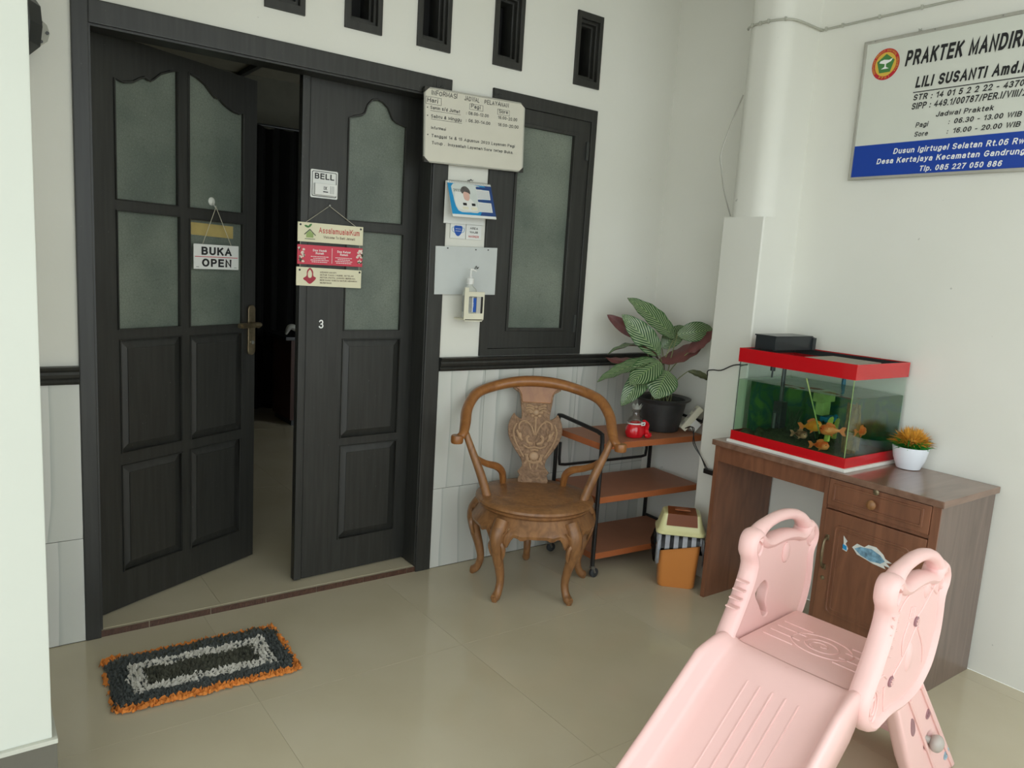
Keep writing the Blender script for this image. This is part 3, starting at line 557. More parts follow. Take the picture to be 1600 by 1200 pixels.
for bd, z0 in ((b1, zt(1.546)), (b3, zt(1.358))):
    for x in (-.006, .274):
        for dz in ((.066,) if bd is b3 else (.070,)):
            me = plate(ell(x,z0+dz,.0045,.0045,12), [], .002, .0005, y-.001); link('rivet', me, 'dark', bd)
tubeobj('string', [(.010,-.012,zt(1.622)),(.127,-.004,zt(1.706)),(.262,-.012,zt(1.620))], .0012, 'string', gb, 5)
for x in (-.004,.272):
    tubeobj('string', [(x,-.011,zt(1.552)),(x,-.011,zt(1.528))], .001, 'string', gb, 5); tubeobj('string', [(x,-.011,zt(1.456)),(x,-.011,zt(1.434))], .001, 'string', gb, 5)
b = bmesh.new(); tube(b, [(.127,0,zt(1.707)),(.127,-.008,zt(1.708))], .003, 8); sphere(b, (.127,-.009,zt(1.708)), .005, .002, .005); link('nail', b, 'steel', gb)

# dado: tiles and rail
for x0, x1 in ((-3.2, 0), (DX1, WX)):
    nm = 'back_dado'
    xx = [1.757-.3*k for k in range(0,20)] + [1.757+.3*k for k in range(1,6)]; xx = sorted([x0, x1] + [x for x in xx if x0+.01 < x < x1-.01])
    if x0 < 0: xx = sorted([x for x in [-.14-.3*k for k in range(0,10)] if x > -3.2] + [x0, x1])
    for a, c in zip(xx, xx[1:]):
        if c < -1.2: continue
        for z0, z1 in ((.002,.405),(.405,.985)):
            b = bmesh.new(); bx(b, -(c-a)/2+.001, (c-a)/2-.001, -.008, .0, z0-.5*(z0+z1)+.001, z1-.5*(z0+z1)-.001, .001)
            link('wall_tile', b, 'marble', wb, ((a+c)/2, 0, .5*(z0+z1)))
    link('tile_grout', (lambda bb: (bx(bb, max(x0,-1.2), x1, -.005, .0, 0, .985), bb)[1])(bmesh.new()), 'wgrout', wb)
for i, (x0, x1) in enumerate(((-3.2,-.002),(DX1+.001, 2.905))):
    t = tag(thing('trim_%d' % (4+i), None, None, kind='structure'), ['black dado rail moulding left of the double door','black dado rail moulding under the window'][i], 'dado rail')
    pr = [(0,.985),(-.018,.985),(-.024,.995),(-.018,1.003),(-.026,1.011),(-.030,1.022),(-.026,1.031),(-.034,1.040),(-.038,1.050),(0,1.050)]
    b = bmesh.new(); A = [b.verts.new((x0,y_,z_)) for y_,z_ in pr]; B = [b.verts.new((x1,y_,z_)) for y_,z_ in pr]; b.faces.new(A); b.faces.new(B[::-1])
    for k in range(len(pr)): b.faces.new((A[k], A[(k+1)%len(pr)], B[(k+1)%len(pr)], B[k]))
    link('rail', b, 'black', t)

# casement window
t = thing('window_1', 'black framed casement window with patterned glass', 'window', kind='structure')
x0, x1, z0, z1 = WN
link('window_frame', plate(rect(x0,x1,z0,z1), [rect(x0+.045,x1-.035,z0+.035,z1-.06)], .10, .002, -.014), 'black', t)
link('sash', plate(rect(x0+.046,x1-.036,z0+.036,z1-.061), [rect(1.875,2.222,1.19,2.165)], .035, .002, -.006), 'black', t)
link('moulding', plate(rect(1.862,2.236,1.176,2.179), [rect(1.876,2.221,1.191,2.164)], .006, .002, -.012), 'black', t)
link('glass_pane', plate(rect(1.87,2.226,1.185,2.17), [], .005, 0, .012), 'glass', t)
for z_ in (2.10, 1.215): box('hinge', 2.300, 2.316, -.016, -.004, z_-.045, z_+.045, 'lamp', t, .002)
# vents
for i, (a, c, z0, z1) in enumerate(wins):
    t = thing('window_%d' % (i+2), ['leftmost small black vent window, cut by the top edge','second small black vent window from the left','third small black vent window, above the door frame corner','fourth small black vent window, above the whiteboard','rightmost small black vent window, seen whole'][i], 'vent window', group='small vent windows above the door', kind='structure')
    link('vent_frame', plate(rect(a,c,z0,z1), [rect(a+.022,c-.022,z0+.032,z1-.032)], .07, .002, -.012), 'black', t)
    link('inner_step', plate(rect(a+.022,c-.022,z0+.032,z1-.032), [rect(a+.034,c-.034,z0+.048,z1-.046)], .05, .002, .006), 'black', t)
    link('inner_step', plate(rect(a+.030,c-.030,z0+.044,z1-.040), [rect(a+.044,c-.044,z0+.060,z1-.056)], .10, .002, .03), 'black', t)
    box('dark_room_backing', a+.03, c-.03, .115, .125, z0+.04, z1-.04, 'curtain', t)  # black sheet added for the darkness of the room behind the vent
# wall lantern at left
t = thing('wall_lantern', 'dark faceted wall lantern half hidden behind the white pillar', 'lantern', (-.135,-.0,2.16))
link('wall_bracket', plate(closed_smooth([(-.05,-.05),(.045,-.045),(.075,0),(.045,.045),(-.05,.05)],2), [], .006, .001, -.006), 'wire', t)
for p in ((.050,.030),(.050,-.030),(.068,0)):
    b = bmesh.new(); tube(b, [(p[0],-.006,p[1]),(p[0],-.012,p[1])], .005, 8); link('screw', b, 'lamp', t)
b = bmesh.new(); pr = [(.0,-.115),(.028,-.105),(.070,-.062),(.078,.0),(.074,.06),(.035,.115),(.0,.13)]
lathe(b, [(.02,-.118)]+pr[1:-1]+[(.01,.13)], (-.03,-.085,0), 6); link('lantern_body', b, 'lamp', t)

# whiteboard
wbd = thing('whiteboard', 'handwritten whiteboard with service hours hung between door and window', 'whiteboard', (1.345,-.030,1.925)); wbd.rotation_euler = (0, -math.radians(2.0), 0)
# local: 0..0.542 x 0..0.325
Wd, Hd = .545, .318
link('board_face', plate(rrect(.004,Wd-.004,.004,Hd-.004,.012), [], .008, .002, -.004), 'board', wbd)
link('board_frame', plate(rrect(0,Wd,0,Hd,.008), [rrect(.007,Wd-.007,.007,Hd-.007,.014)], .012, .002, -.006), 'alu', wbd)
for x, z, sx, sz in ((0,0,1,1),(Wd,0,-1,1),(0,Hd,1,-1),(Wd,Hd,-1,-1)):
    link('corner_cap', plate([(x,z),(x+sx*.028,z),(x+sx*.02,z+sz*.007),(x+sx*.007,z+sz*.018),(x,z+sz*.024)][::(1 if sx*sz>0 else -1)], [], .018, .002, -.009), 'cap', wbd)
# convert world (x,z) to board-local
def bl(x, z):
    dx, dz = x-1.345, z-1.925; t_ = math.radians(-2.0); return (dx*math.cos(t_)-dz*math.sin(t_), dx*math.sin(t_)+dz*math.cos(t_))
def wt(s, x0, x1, z, h):
    a = bl(x0, z); wd = x1-x0; ang = 0
    txt(s, a[0], a[1], h, 'marker', wbd, -.0046, width=wd, bold=.0004, rot=ang, shear=.05, wob=1)
wt('INFORMASI', 1.370,1.502,2.213,.020); wt('JADWAL',1.539,1.620,2.218,.020); wt('PELAYANAN',1.648,1.785,2.221,.019)
wt('Hari',1.350,1.405,2.180,.018); wt('Pagi',1.577,1.628,2.192,.017); wt('Sore',1.731,1.782,2.195,.016)
def bbox_(x0,x1,z0,z1):
    a = bl(x0,z0); c = bl(x1,z1); link('ruled_box', plate(rect(a[0],c[0],a[1],c[1]), [rect(a[0]+.0012,c[0]-.0012,a[1]+.0012,c[1]-.0012)], .0006, 0, -.0046), 'marker', wbd)
bbox_(1.344,1.421,2.172,2.206); bbox_(1.569,1.642,2.184,2.212); bbox_(1.723,1.791,2.187,2.214)
wt('Senin s/d Jumat',1.367,1.520,2.153,.014); wt(': 08.00-12.00',1.552,1.675,2.160,.014); wt('16.00-20.00',1.727,1.838,2.168,.014)
wt('Sabtu & Minggu',1.372,1.530,2.118,.014); wt(': 06.30-14.00',1.553,1.686,2.128,.014); wt('16.00-20.00',1.729,1.848,2.136,.014)
for x0, x1, z_ in ((1.368,1.524,2.146),(1.373,1.533,2.111)): a = bl(x0,z_); flatp('underline', rect(a[0],a[0]+x1-x0,a[1],a[1]+.0013), 'marker', wbd, -.0046)
for x_, z_ in ((1.353,2.158),(1.355,2.124),(1.360,2.044)): a = bl(x_,z_); flatp('bullet', ell(a[0],a[1],.0028,.0028,8), 'marker', wbd, -.0046)
wt('Informasi',1.375,1.451,2.070,.012); wt('Tanggal 14 & 15 Agustus 2023 Layanan Pagi',1.379,1.833,2.036,.013); wt('Tutup .  Insyaallah Layanan Sore tetap Buka.',1.382,1.825,2.006,.013)
for p in ((.09,Hd+.012),(.40,Hd+.022)):
    b = bmesh.new(); tube(b, [(p[0],.01,p[1]),(p[0],-.008,p[1])], .002, 6); tube(b, [(p[0]-.008,-.007,p[1]-.004),(p[0],-.009,p[1]+.004),(p[0]+.007,-.007,p[1]-.006)], .0015, 5); link('hanging_nail', b, 'lamp', wbd)

# calendar on nail
cal = thing('desk_calendar', 'blue bordered 2023 desk calendar hung from a nail under the whiteboard', 'calendar', (1.475,-.030,1.690)); cal.rotation_euler = (0, -math.radians(1.5), 0)
cw, ch = .238, .170
def lean(me, a=-.36): me.transform(Matrix.Translation((0,0,ch)) @ Matrix.Rotation(a,4,'X') @ Matrix.Translation((0,0,-ch))); return me
def cpart(name, poly, ma, y=0, holes=(), th=.0006, par=None): return link(name, lean(plate(poly, holes, th, 0, y)), ma, par or cal)
cpart('page_block', rect(0,cw,.0,ch), 'white', -.001, th=.006)
link('stand_card', (lambda me: (me.transform(Matrix.Translation((0,0,ch)) @ Matrix.Rotation(.06,4,'X') @ Matrix.Translation((0,0,-ch))), me)[1])(plate(rect(-.004,cw-.02,-.018,ch), [], .002, 0, .002)), 'white', cal)
cpart('blue_border', [(0,.012),(cw,.012),(cw,ch-.01),(0,ch-.01)], 'cyan', -.0016)
cpart('border_band', [(.15,.012),(cw,.012),(cw,ch-.01),(.20,ch-.01),(cw-.012,.12)], 'navy', -.0020)
cpart('picture', closed_smooth([(.035,.030),(.10,.024),(.150,.030),(.175,.10),(.172,ch-.016),(.03,ch-.012),(.020,.10)],3), 'pale', -.0022)
cpart('shirt_print', closed_smooth([(.036,.04),(.14,.034),(.115,.085),(.085,.10),(.05,.125),(.03,.11)],3), 'white', -.0026)
cpart('face_print', closed_smooth([(.076,.088),(.098,.080),(.108,.105),(.098,.135),(.078,.135)],3), 'skin', -.0030)
cpart('hair_print', closed_smooth([(.070,.112),(.082,.122),(.102,.118),(.112,.112),(.112,.132),(.095,.148),(.074,.144),(.064,.128)],3), 'hair', -.0034)
for x in (.065,.112): cpart('toy_print', rrect(x,x+.02,.056,.068,.002), 'ink', -.0030); cpart('toy_print', rrect(x-.006,x+.026,.036,.050,.004), 'holder', -.0030)
for zt_ in (.140,.078):
    cpart('month_header', rrect(.150,.222,zt_,zt_+.012,.005), 'navy', -.0028)
    cpart('date_page', rect(.150,.222,zt_-.048,zt_-.002), 'white', -.0026)
    b = bmesh.new()
    for r_ in range(5):
        for c_ in range(7): bx(b, .154+c_*.0095, .1575+c_*.0095, -.0030, -.0026, zt_-.011-r_*.008, zt_-.008-r_*.008)
    me = bpy.data.meshes.new('d'); b.to_mesh(me); b.free(); link('date_figures', lean(me), 'navy', cal)
me = txtmesh('2023', .013, .040, .0001); me.transform(Matrix.Translation((.024,-.0032,.120)) @ XZ); link('lettering', lean(me), 'hair', cal)
b = bmesh.new()
for k in range(26): tube(b, [(.010+k*.0088, -.003+.006*math.cos(a), ch-.001+.006*math.sin(a)) for a in [j*PI/4 for j in range(8)]], .0008, 4, closed=True, up=(1,0,0))
link('spiral_binding', b, 'steel', cal)
b = bmesh.new(); tube(b, [(.130,.03,ch+.012),(.130,-.006,ch+.013)], .002, 6); tube(b, smoothpath([(.118,-.004,ch+.004),(.124,-.006,ch+.016),(.132,-.007,ch+.008),(.138,-.006,ch+.014)]), .0012, 5); link('nail', b, 'lamp', cal)
# mask notice
mk = thing('mask_notice', 'small white mask area notice on the wall under the calendar', 'sign', (1.516,-.004,1.608))
for x0, x1 in ((0,.083),(.086,.172)): link('notice_card', plate(rect(x0,x1,0,.068), [], .003, .0005, -.003), 'white', mk)
flatp('mask_print', closed_smooth([(.020,.055),(.042,.058),(.064,.055),(.060,.026),(.042,.010),(.024,.026)],3), 'blue', mk, -.0036)
for s_ in (-1,1): tubeobj('strap_print', smoothpath([(.042+s_*.021,-.0036,.050),(.042+s_*.032,-.0036,.048),(.042+s_*.032,-.0036,.034),(.042+s_*.018,-.0036,.026)]), .0010, 'cyan', mk, 4)
for k in range(2): flatp('fold_print', rect(.027,.057,.033+k*.010,.0345+k*.010), 'white', mk, -.0040)
for s_, z_, m_ in (('AREA',.047,'ink'),('WAJIB',.029,'ink'),('MASKER',.009,'redink')): txt(s_, .129, z_, .010, m_, mk, -.0037, width=.058 if s_=='MASKER' else .045, bold=.0004, align='CENTER')
# acrylic sheet
sh = thing('acrylic_sheet', 'frosted white sheet pinned on the wall behind the hand sanitiser', 'sheet', (0,-.016,0))
link('sheet', plate([(1.440,1.346),(1.780,1.353),(1.780,1.578),(1.437,1.566)], [], .003, .0005), 'mica', sh)
for x, z in ((1.50,1.560),(1.655,1.562),(1.725,1.565)): b = bmesh.new(); tube(b, [(x,.0,z),(x,-.005,z)], .003, 6); link('pin', b, 'lamp', sh)
tubeobj('wire_tie', smoothpath([(1.650,-.003,1.462),(1.660,-.006,1.486),(1.666,-.006,1.474),(1.676,-.003,1.482)]), .0015, 'ink', sh, 5)
# sanitiser holder and bottle
ho = thing('sanitiser_holder', 'ivory plastic wall bracket holding the sanitiser bottle', 'holder', (1.600,-.018,1.240))
link('back_plate', plate(rrect(.000,.044,-.008,.140,.004), [], .005, .001, -.004), 'holder', ho)
link('front_frame', plate([(-.046,-.008),(.048,-.010),(.058,.0),(.058,.128),(-.030,.128),(-.030,.146),(-.052,.148),(-.052,.000)], [rrect(-.028,.052,.028,.106,.004)], .005, .001, -.092), 'holder', ho)
box('bracket_floor', -.048, .054, -.092, -.0, -.006, .002, 'holder', ho, .002)
bt = thing('sanitiser_bottle', 'pump bottle of hand sanitiser standing in the ivory wall bracket', 'bottle', (1.604,-.064,1.243))
b = bmesh.new(); lathe(b, [(.034,0),(.038,.004),(.038,.115),(.033,.135),(.016,.148),(.013,.152),(.013,.160)], seg=24, sy=.62); link('bottle_body', b, 'frost', bt, smooth=True)
b = bmesh.new(); lathe(b, [(.017,.158),(.017,.186),(.009,.190),(.009,.192)], seg=16); link('pump_collar', b, 'plastic', bt, smooth=True)
b = bmesh.new(); tube(b, [(0,0,.19),(0,0,.222)], .0045, 8); tube(b, smoothpath([(-.004,0,.224),(.010,-.002,.226),(.030,-.006,.218)]), [.006,.005,.003], 8); link('pump_nozzle', b, 'plastic', bt, smooth=True)
link('label_band', (lambda bb: (lathe(bb, [(.0385,.030),(.0385,.105)], seg=24, sy=.63, close=False), bb)[1])(bmesh.new()), 'lab', bt)
flatp('label_stripe', rect(.004,.022,.030,.095), 'blue', bt, -.0262); flatp('label_edge', rect(.000,.004,.030,.100), 'wink', bt, -.0262)
txt('Hand', .006, .050, .008, 'wink', bt, -.0268, rot=PI/2)

# ---------------------------------------------------------------- practice sign on side wall
ps = thing('practice_sign', 'large white and blue nursing practice sign on the side wall', 'sign', (2.905,-1.115,0), -PI/2)
SW = .955
link('sign_panel', plate(rect(.006,SW-.006,1.972,2.544), [], .006, 0, -.006), 'signwhite', ps)
link('sign_frame', plate(rect(0,SW,1.966,2.550), [rect(.012,SW-.012,1.978,2.538)], .016, .002, -.014), 'alu', ps)
flatp('blue_band', rect(.012,SW-.012,1.978,2.112), 'signblue', ps, -.0070)
y = -.0078
def st(s, x, z, h, width=None, bold=.0015, ma='ink'): txt(s, x, z, h, ma, ps, y, width=width, bold=bold, shear=.16)
st('PRAKTEK MANDIRI', .190, 2.420, .062, .452, .0055); st('LILI SUSANTI Amd.Kep', .246, 2.326, .044, .470, .0038)
flatp('ruled_line', rect(.241,.72,2.307,2.3105), 'ink', ps, y)
st('STR : 14 01 5 2 2 22 - 4370', .245, 2.276, .024, .412, .0014); st('SIPP : 449.1/00787/PER.I/VIII/2', .243, 2.240, .026, .428, .0014)
st('Jadwal Praktek', .348, 2.200, .020, .216, .0008); st('Pagi', .270, 2.166, .020, None, .0008); st('Sore', .270, 2.129, .020, None, .0008)
st(':', .401, 2.166, .020, None, .0008); st(':', .400, 2.129, .020, None, .0008)
st('06.30 - 13.00 WIB', .423, 2.166, .020, .242, .0010); st('16.00 - 20.00 WIB', .424, 2.129, .020, .242, .0010)
st('Dusun Igirtugel Selatan Rt.06 Rw', .190, 2.066, .023, .500, .0013, 'wink'); st('Desa Kertajaya Kecamatan Gandrung', .122, 2.028, .023, .575, .0013, 'wink'); st('Tlp. 085 227 050 886', .312, 1.988, .022, .312, .0013, 'wink')
em = flatp('emblem', ell(.105,2.443,.060,.064,40), 'redink', ps, y, label='round red and yellow nursing emblem with green pentagon')
flatp('emblem_ring', ell(.105,2.443,.046,.049,40), 'yellow', em, y-.0006); M['yel2'] = mat('emblem yellow', (216,180,70), .5, .03); em.children[0].data.materials[0] = M['yel2']
flatp('pentagon', ell(.105,2.443,.040,.042,5,PI/2), 'green', em, y-.0012)
flatp('lamp_print', [(.088,2.424),(.122,2.424),(.108,2.432),(.108,2.444),(.128,2.452),(.135,2.464),(.120,2.458),(.098,2.462),(.082,2.458),(.078,2.450),(.102,2.444),(.102,2.432)], 'wink', em, y-.0018)
ms = []
S_ = 'PERSATUAN PERAWAT NASIONAL INDONESIA'
for i, ch_ in enumerate(S_):
    if ch_ == ' ': continue
    a = math.radians(215-250*i/(len(S_)-1)); me = txtmesh(ch_, .008, None if ch_ == 'I' else .0055, .0002, 0, 'CENTER')
    me.transform(Matrix.Translation((.105+.049*math.cos(a), y-.0009, 2.443+.052*math.sin(a))) @ XZ @ Matrix.Rotation(a-PI/2,4,'Z')); ms.append(me)
for i, ch_ in enumerate('PPNI'):
    a = math.radians(-112+15*i); me = txtmesh(ch_, .009, None if ch_ == 'I' else .007, .0003, 0, 'CENTER')
    me.transform(Matrix.Translation((.105+.057*math.cos(a), y-.0009, 2.443+.060*math.sin(a))) @ XZ @ Matrix.Rotation(a+PI/2,4,'Z')); ms.append(me)
joined('emblem_lettering', ms, 'yel2', em)
for x, z in ((.235,2.553),(.72,2.553)): b = bmesh.new(); tube(b, [(x,.0,z),(x,-.01,z)], .006, 8); tube(b, [(x-.006,-.008,z+.008),(x,-.010,z),(x+.006,-.008,z+.008)], .002, 5); link('fixing_screw', b, 'wire', ps)
for x in (.05,.30,.55,.8): b = bmesh.new(); sphere(b, (x,-.0155,2.544), .003, .002, .003, 8, 5); link('rivet', b, 'steel', ps)

# wires on pier and wall
zc = 2.648
pts = [(2.690,-.648),(2.666,-.67),(2.650,-.72),(2.649,-.79),(2.658,-.83),(2.680,-.862),(2.72,-.882),(2.80,-.884),(2.905,-.884),(2.909,-.93),(2.909,-1.4),(2.909,-2.2),(2.909,-3.4)]
t = thing('cable', 'painted white cable clipped around the top of the pier and along the side wall', 'cable')
P3 = smoothpath([(x-.003,y_,zc) for x,y_ in pts[:5]]+[(2.676,-.868,zc)]+[(x,y_-.006,zc) for x,y_ in pts[6:9]]+[(x,y_,zc) for x,y_ in pts[9:]], 4)
tubeobj('cable_run', P3, .005, 'wire', t, 6)
for p in ((2.648,-.70),(2.646,-.745),(2.645,-.79),(2.668,-.862),(2.905,-.91),(2.907,-.99),(2.907,-1.16),(2.907,-1.34),(2.907,-1.5),(2.907,-1.7)):
    b = bmesh.new(); bx(b, p[0]-.006, p[0]+.004, p[1]-.004, p[1]+.004, zc-.008, zc+.009, .001); link('cable_clip', b, 'wire', t)
t = thing('loose_cable', 'grey cable bowing out from the far edge of the pier', 'cable')
tubeobj('cable_run', smoothpath([(2.700,-.648,2.36),(2.665,-.62,2.22),(2.640,-.60,2.09),(2.655,-.60,2.02),(2.690,-.60,1.92),(2.705,-.642,1.80)],5), .0035, 'alu', t, 6)

# ---------------------------------------------------------------- desk  (local x -> world -y, local y -> world +x)
dk = thing('desk', 'dark brown wooden kneehole desk with one drawer and door by the side wall', 'desk', (2.45,-.882,0), -PI/2)
L = 1.015; D = .455
link('desk_top', (lambda bb: (bx(bb, -.008, L+.012, -.0, D+.004, .742, .768, .004), bb)[1])(bmesh.new()), 'desktop', dk)
box('side_panel', 0, .022, .018, D, 0, .742, 'desk', dk, .002)
box('side_panel', L-.022, L, .018, D, 0, .742, 'deskside', dk, .002, label='greyed brown end panel facing the yard')
box('apron', .022, .566, .020, .040, .668, .742, 'desk', dk, .001)
box('inner_panel', .562, .582, .022, D, 0, .742, 'desk', dk, .001)
box('face_rail', .582, L-.022, .018, .030, .615, .628, 'desk', dk); box('face_stile', .562, .580, .014, .024, 0, .742, 'desk', dk, .001); box('face_stile', L-.030, L, .012, .020, 0, .742, 'desk', dk, .001)
box('face_base', .58, L-.022, .018, .030, 0, .10, 'desk', dk, .001)
box('back_panel', .582, L-.022, D-.01, D, .05, .742, 'desk', dk)
d1 = link('drawer', (lambda bb: (bx(bb, .583, L-.032, .010, .028, .630, .738, .003), bb)[1])(bmesh.new()), 'desk', dk)
link('raised_border', plate(rrect(.604,L-.056,.650,.722,.004), [rrect(.614,L-.066,.658,.714,.003)], .006, .002, .006), 'desk', d1)
def knob(z, r, name, par, ma='brass'):
    b = bmesh.new(); lathe(b, [(r*.5,0),(r*.45,.008),(r,.014),(r*1.0,.020),(r*.6,.025),(r*.1,.026)], seg=16); me = bpy.data.meshes.new('k'); b.to_mesh(me); b.free(); me.transform(Matrix.Translation((.770,.010,z)) @ XZ); return link(name, me, ma, par, smooth=True)
knob(.682, .019, 'knob', d1, 'chair'); b = bmesh.new(); lathe(b, [(.012,0),(.012,.004),(.004,.006)], seg=14); me = bpy.data.meshes.new('k'); b.to_mesh(me); b.free(); me.transform(Matrix.Translation((.776,.010,.732)) @ XZ); link('lock', me, 'brass', d1)
d2 = link('door', (lambda bb: (bx(bb, .583, L-.032, .008, .028, .104, .612, .003), bb)[1])(bmesh.new()), 'desk', dk)
link('raised_border', plate(rrect(.632,L-.085,.190,.560,.02), [rrect(.640,L-.093,.198,.552,.016)], .006, .002, .004), 'desk', d2)
link('raised_border', plate(rrect(.650,L-.103,.208,.542,.012), [rrect(.654,L-.107,.212,.538,.010)], .004, .001, .006), 'desk', d2)
b = bmesh.new(); tube(b, smoothpath([(.606,.006,.372),(.606,-.014,.385),(.606,-.020,.435),(.606,-.014,.485),(.606,.006,.498)]), [.005,.005,.006,.005,.005], 8)
bx(b, .598, .614, .004, .009, .362, .384, .001); bx(b, .598, .614, .004, .009, .486, .508, .001); link('pull_handle', b, 'brass', d2, smooth=True)
b = bmesh.new(); lathe(b, [(.009,0),(.009,.003),(.003,.004)], seg=12); me = bpy.data.meshes.new('k'); b.to_mesh(me); b.free(); me.transform(Matrix.Translation((.606,.008,.326)) @ XZ); link('lock', me, 'brass', d2)
flatp('torn_sticker', [(.672,.526),(.690,.508),(.684,.497),(.696,.480),(.692,.466),(.674,.470),(.676,.496)], 'stickw', d2, .0066, th=.001, label='torn remains of a small blue sticker')
flatp('torn_sticker_print', [(.673,.492),(.690,.488),(.692,.470),(.675,.474)], 'cyan', d2, .0060)
flatp('torn_sticker', [(.712,.492),(.730,.512),(.760,.508),(.775,.522),(.806,.523),(.836,.504),(.846,.490),(.872,.482),(.850,.476),(.874,.462),(.842,.464),(.852,.452),(.80,.456),(.765,.464),(.735,.470),(.722,.484)][::-1], 'stickw', d2, .0066, th=.001, label='torn remains of a blue and white sticker')
flatp('torn_sticker_print', [(.722,.490),(.745,.504),(.79,.510),(.825,.498),(.846,.480),(.83,.466),(.79,.462),(.75,.472)][::-1], 'stickblue', d2, .0058)

# ---------------------------------------------------------------- aquarium
aq = thing('aquarium', 'glass fish tank with red trims standing on the desk', 'aquarium', (2.488,-.948,.768), -PI/2)
AL, AD = .552, .405
box('foam_base', -.014, AL+.014, -.014, AD+.006, 0, .014, 'foam', aq, .003)
zb = .014
def band(z0, z1, e=.003):
    return plate_xy(rect(-e,AL+e,-e,AD+e), rect(0,AL,0,AD), z0, z1)
def plate_xy(o, h, z0, z1):
    b = bmesh.new(); A = [b.verts.new((x,y_,z0)) for x,y_ in o]; B = [b.verts.new((x,y_,z1)) for x,y_ in o]; C_ = [b.verts.new((x,y_,z0)) for x,y_ in h]; D_ = [b.verts.new((x,y_,z1)) for x,y_ in h]
    for i in range(4):
        j = (i+1)%4; b.faces.new((A[i],A[j],B[j],B[i])); b.faces.new((C_[i],D_[i],D_[j],C_[j])); b.faces.new((B[i],B[j],D_[j],D_[i])); b.faces.new((A[i],C_[i],C_[j],A[j]))
    return b
link('lower_band', band(zb, zb+.042), 'red', aq, label='glossy red lower trim'); link('upper_band', band(.370, .432), 'red', aq, label='glossy red upper trim')
link('inner_rim', plate_xy(rect(.001,AL-.001,.001,AD-.001), rect(.012,AL-.012,.012,AD-.012), .405, .428), 'dark', aq)
box('glass_pane', 0, AL, 0, .004, zb, .430, 'tglass', aq); box('glass_pane', AL-.004, AL, .004, AD, zb, .430, 'tglass', aq); box('glass_pane', 0, .004, .004, AD, zb, .430, 'tglass', aq)
box('back_glass', .004, AL-.004, AD-.004, AD, zb, .430, 'tglass', aq)
box('back_sheet', .005, AL-.004, AD-.007, AD-.0045, zb, .290, 'tback', aq); box('side_sheet', .0042, .0058, .10, AD-.007, zb, .280, 'tback', aq); box('tank_floor', .004, AL-.004, .004, AD-.007, zb, zb+.01, 'gravel', aq)
for x in (.0045, AL-.0055): box('corner_seal', x, x+.0012, .001, .005, zb+.04, .37, 'dark' if x < .1 else 'tankgreen', aq)
wt_ = box('water', .006, AL-.006, .006, AD-.010, zb+.012, .292, 'water', aq)
b = bmesh.new(); bmesh.ops.create_grid(b, x_segments=30, y_segments=24, size=.5)
for v in b.verts: v.co = V(.006+(v.co.x+.5)*(AL-.012), .006+(v.co.y+.5)*(AD-.017), .2935+.0035*noise.noise(V(v.co.x*9, v.co.y*9, 3)))
link('water_surface', b, 'surf', aq, smooth=2)
b = bmesh.new(); bmesh.ops.create_grid(b, x_segments=40, y_segments=26, size=.5)
for v in b.verts: v.co = V(.008+(v.co.x+.5)*(AL-.016), .008+(v.co.y+.5)*(AD-.022), zb+.024+.03*abs(noise.noise(V(v.co.x*7+3, v.co.y*7, 0)))+.008*noise.noise(V(v.co.x*40, v.co.y*40, 0)))
link('gravel_bed', b, 'gravel', aq, smooth=2)
lid = box('cover_board', .30, AL-.035, .03, AD-.16, .424, .429, 'lidm', aq, label='greyish perforated cover board')
# things in the tank
def inA(x, y_, z): return (2.488+y_, -.948-x, .768+z)
def decor(name, label, cat, bb, ma, loc): return tag(link(name, bb, ma, None, inA(*loc), smooth=True), label, cat)
b = bmesh.new()
for k in range(40):
    a = rnd.uniform(0,6.28); r = rnd.uniform(.0,.046); h = rnd.uniform(.14,.225)
    tube(b, smoothpath([(r*math.cos(a), r*math.sin(a), 0),(r*1.1*math.cos(a+.2), r*1.1*math.sin(a+.2), h*.5),(r*.9*math.cos(a+.5)+rnd.uniform(-.006,.006), r*.9*math.sin(a+.5), h)],3), [.008,.009,.004], 5)
decor('driftwood', 'brown fibrous stump standing in the right end of the fish tank', 'stump', b, 'weed', (.475,.17,.030))
b = bmesh.new()
for dx, dy, h, s_ in ((0,0,.085,.012),(.05,.03,.05,.010),(.085,.02,.07,.011)):
    vs = [(math.cos(a)*s_+dx, math.sin(a)*s_+dy) for a in [j*PI/4 for j in range(8)]]; A = [b.verts.new((x,y_,0)) for x,y_ in vs]; B = [b.verts.new((x+.012,y_,h+(x-dx)*1.6)) for x,y_ in vs]; b.faces.new(A[::-1]); b.faces.new(B)
    for i in range(8): b.faces.new((A[i],A[(i+1)%8],B[(i+1)%8],B[i]))
decor('bamboo_ornament', 'yellow green cut bamboo ornament in the fish tank', 'ornament', b, 'bamboo', (.405,.10,.085))
b = bmesh.new()
for k in range(7): sphere(b, (.10*k/7-.03+rnd.uniform(-.01,.01), rnd.uniform(-.03,.03), rnd.uniform(.0,.03)), rnd.uniform(.02,.04), None, rnd.uniform(.018,.036), 8, 6)
decor('rock_pile', 'dark mossy rocks piled on the bed of the fish tank', 'rocks', b, 'gravel', (.22,.20,.05))
b = bmesh.new(); bx(b, -.05, .05, -.025, .025, 0, .05, .006); bx(b, -.03, .028, -.02, .02, -.06, 0, .006); 
decor('filter_unit', 'pale green filter block hanging under the water in the tank', 'filter', b, 'tankgreen', (.25,.30,.215))
b = bmesh.new(); bx(b, -.04, .05, -.02, .02, -.012, .012, .006); tube(b, smoothpath([(.05,0,.0),(.085,0,.03),(.09,0,.14),(.10,0,.24)]), .012, 8)
decor('air_hose', 'blue plastic hose curving up the back of the fish tank', 'hose', b, 'tankblue', (.26,.34,.135))
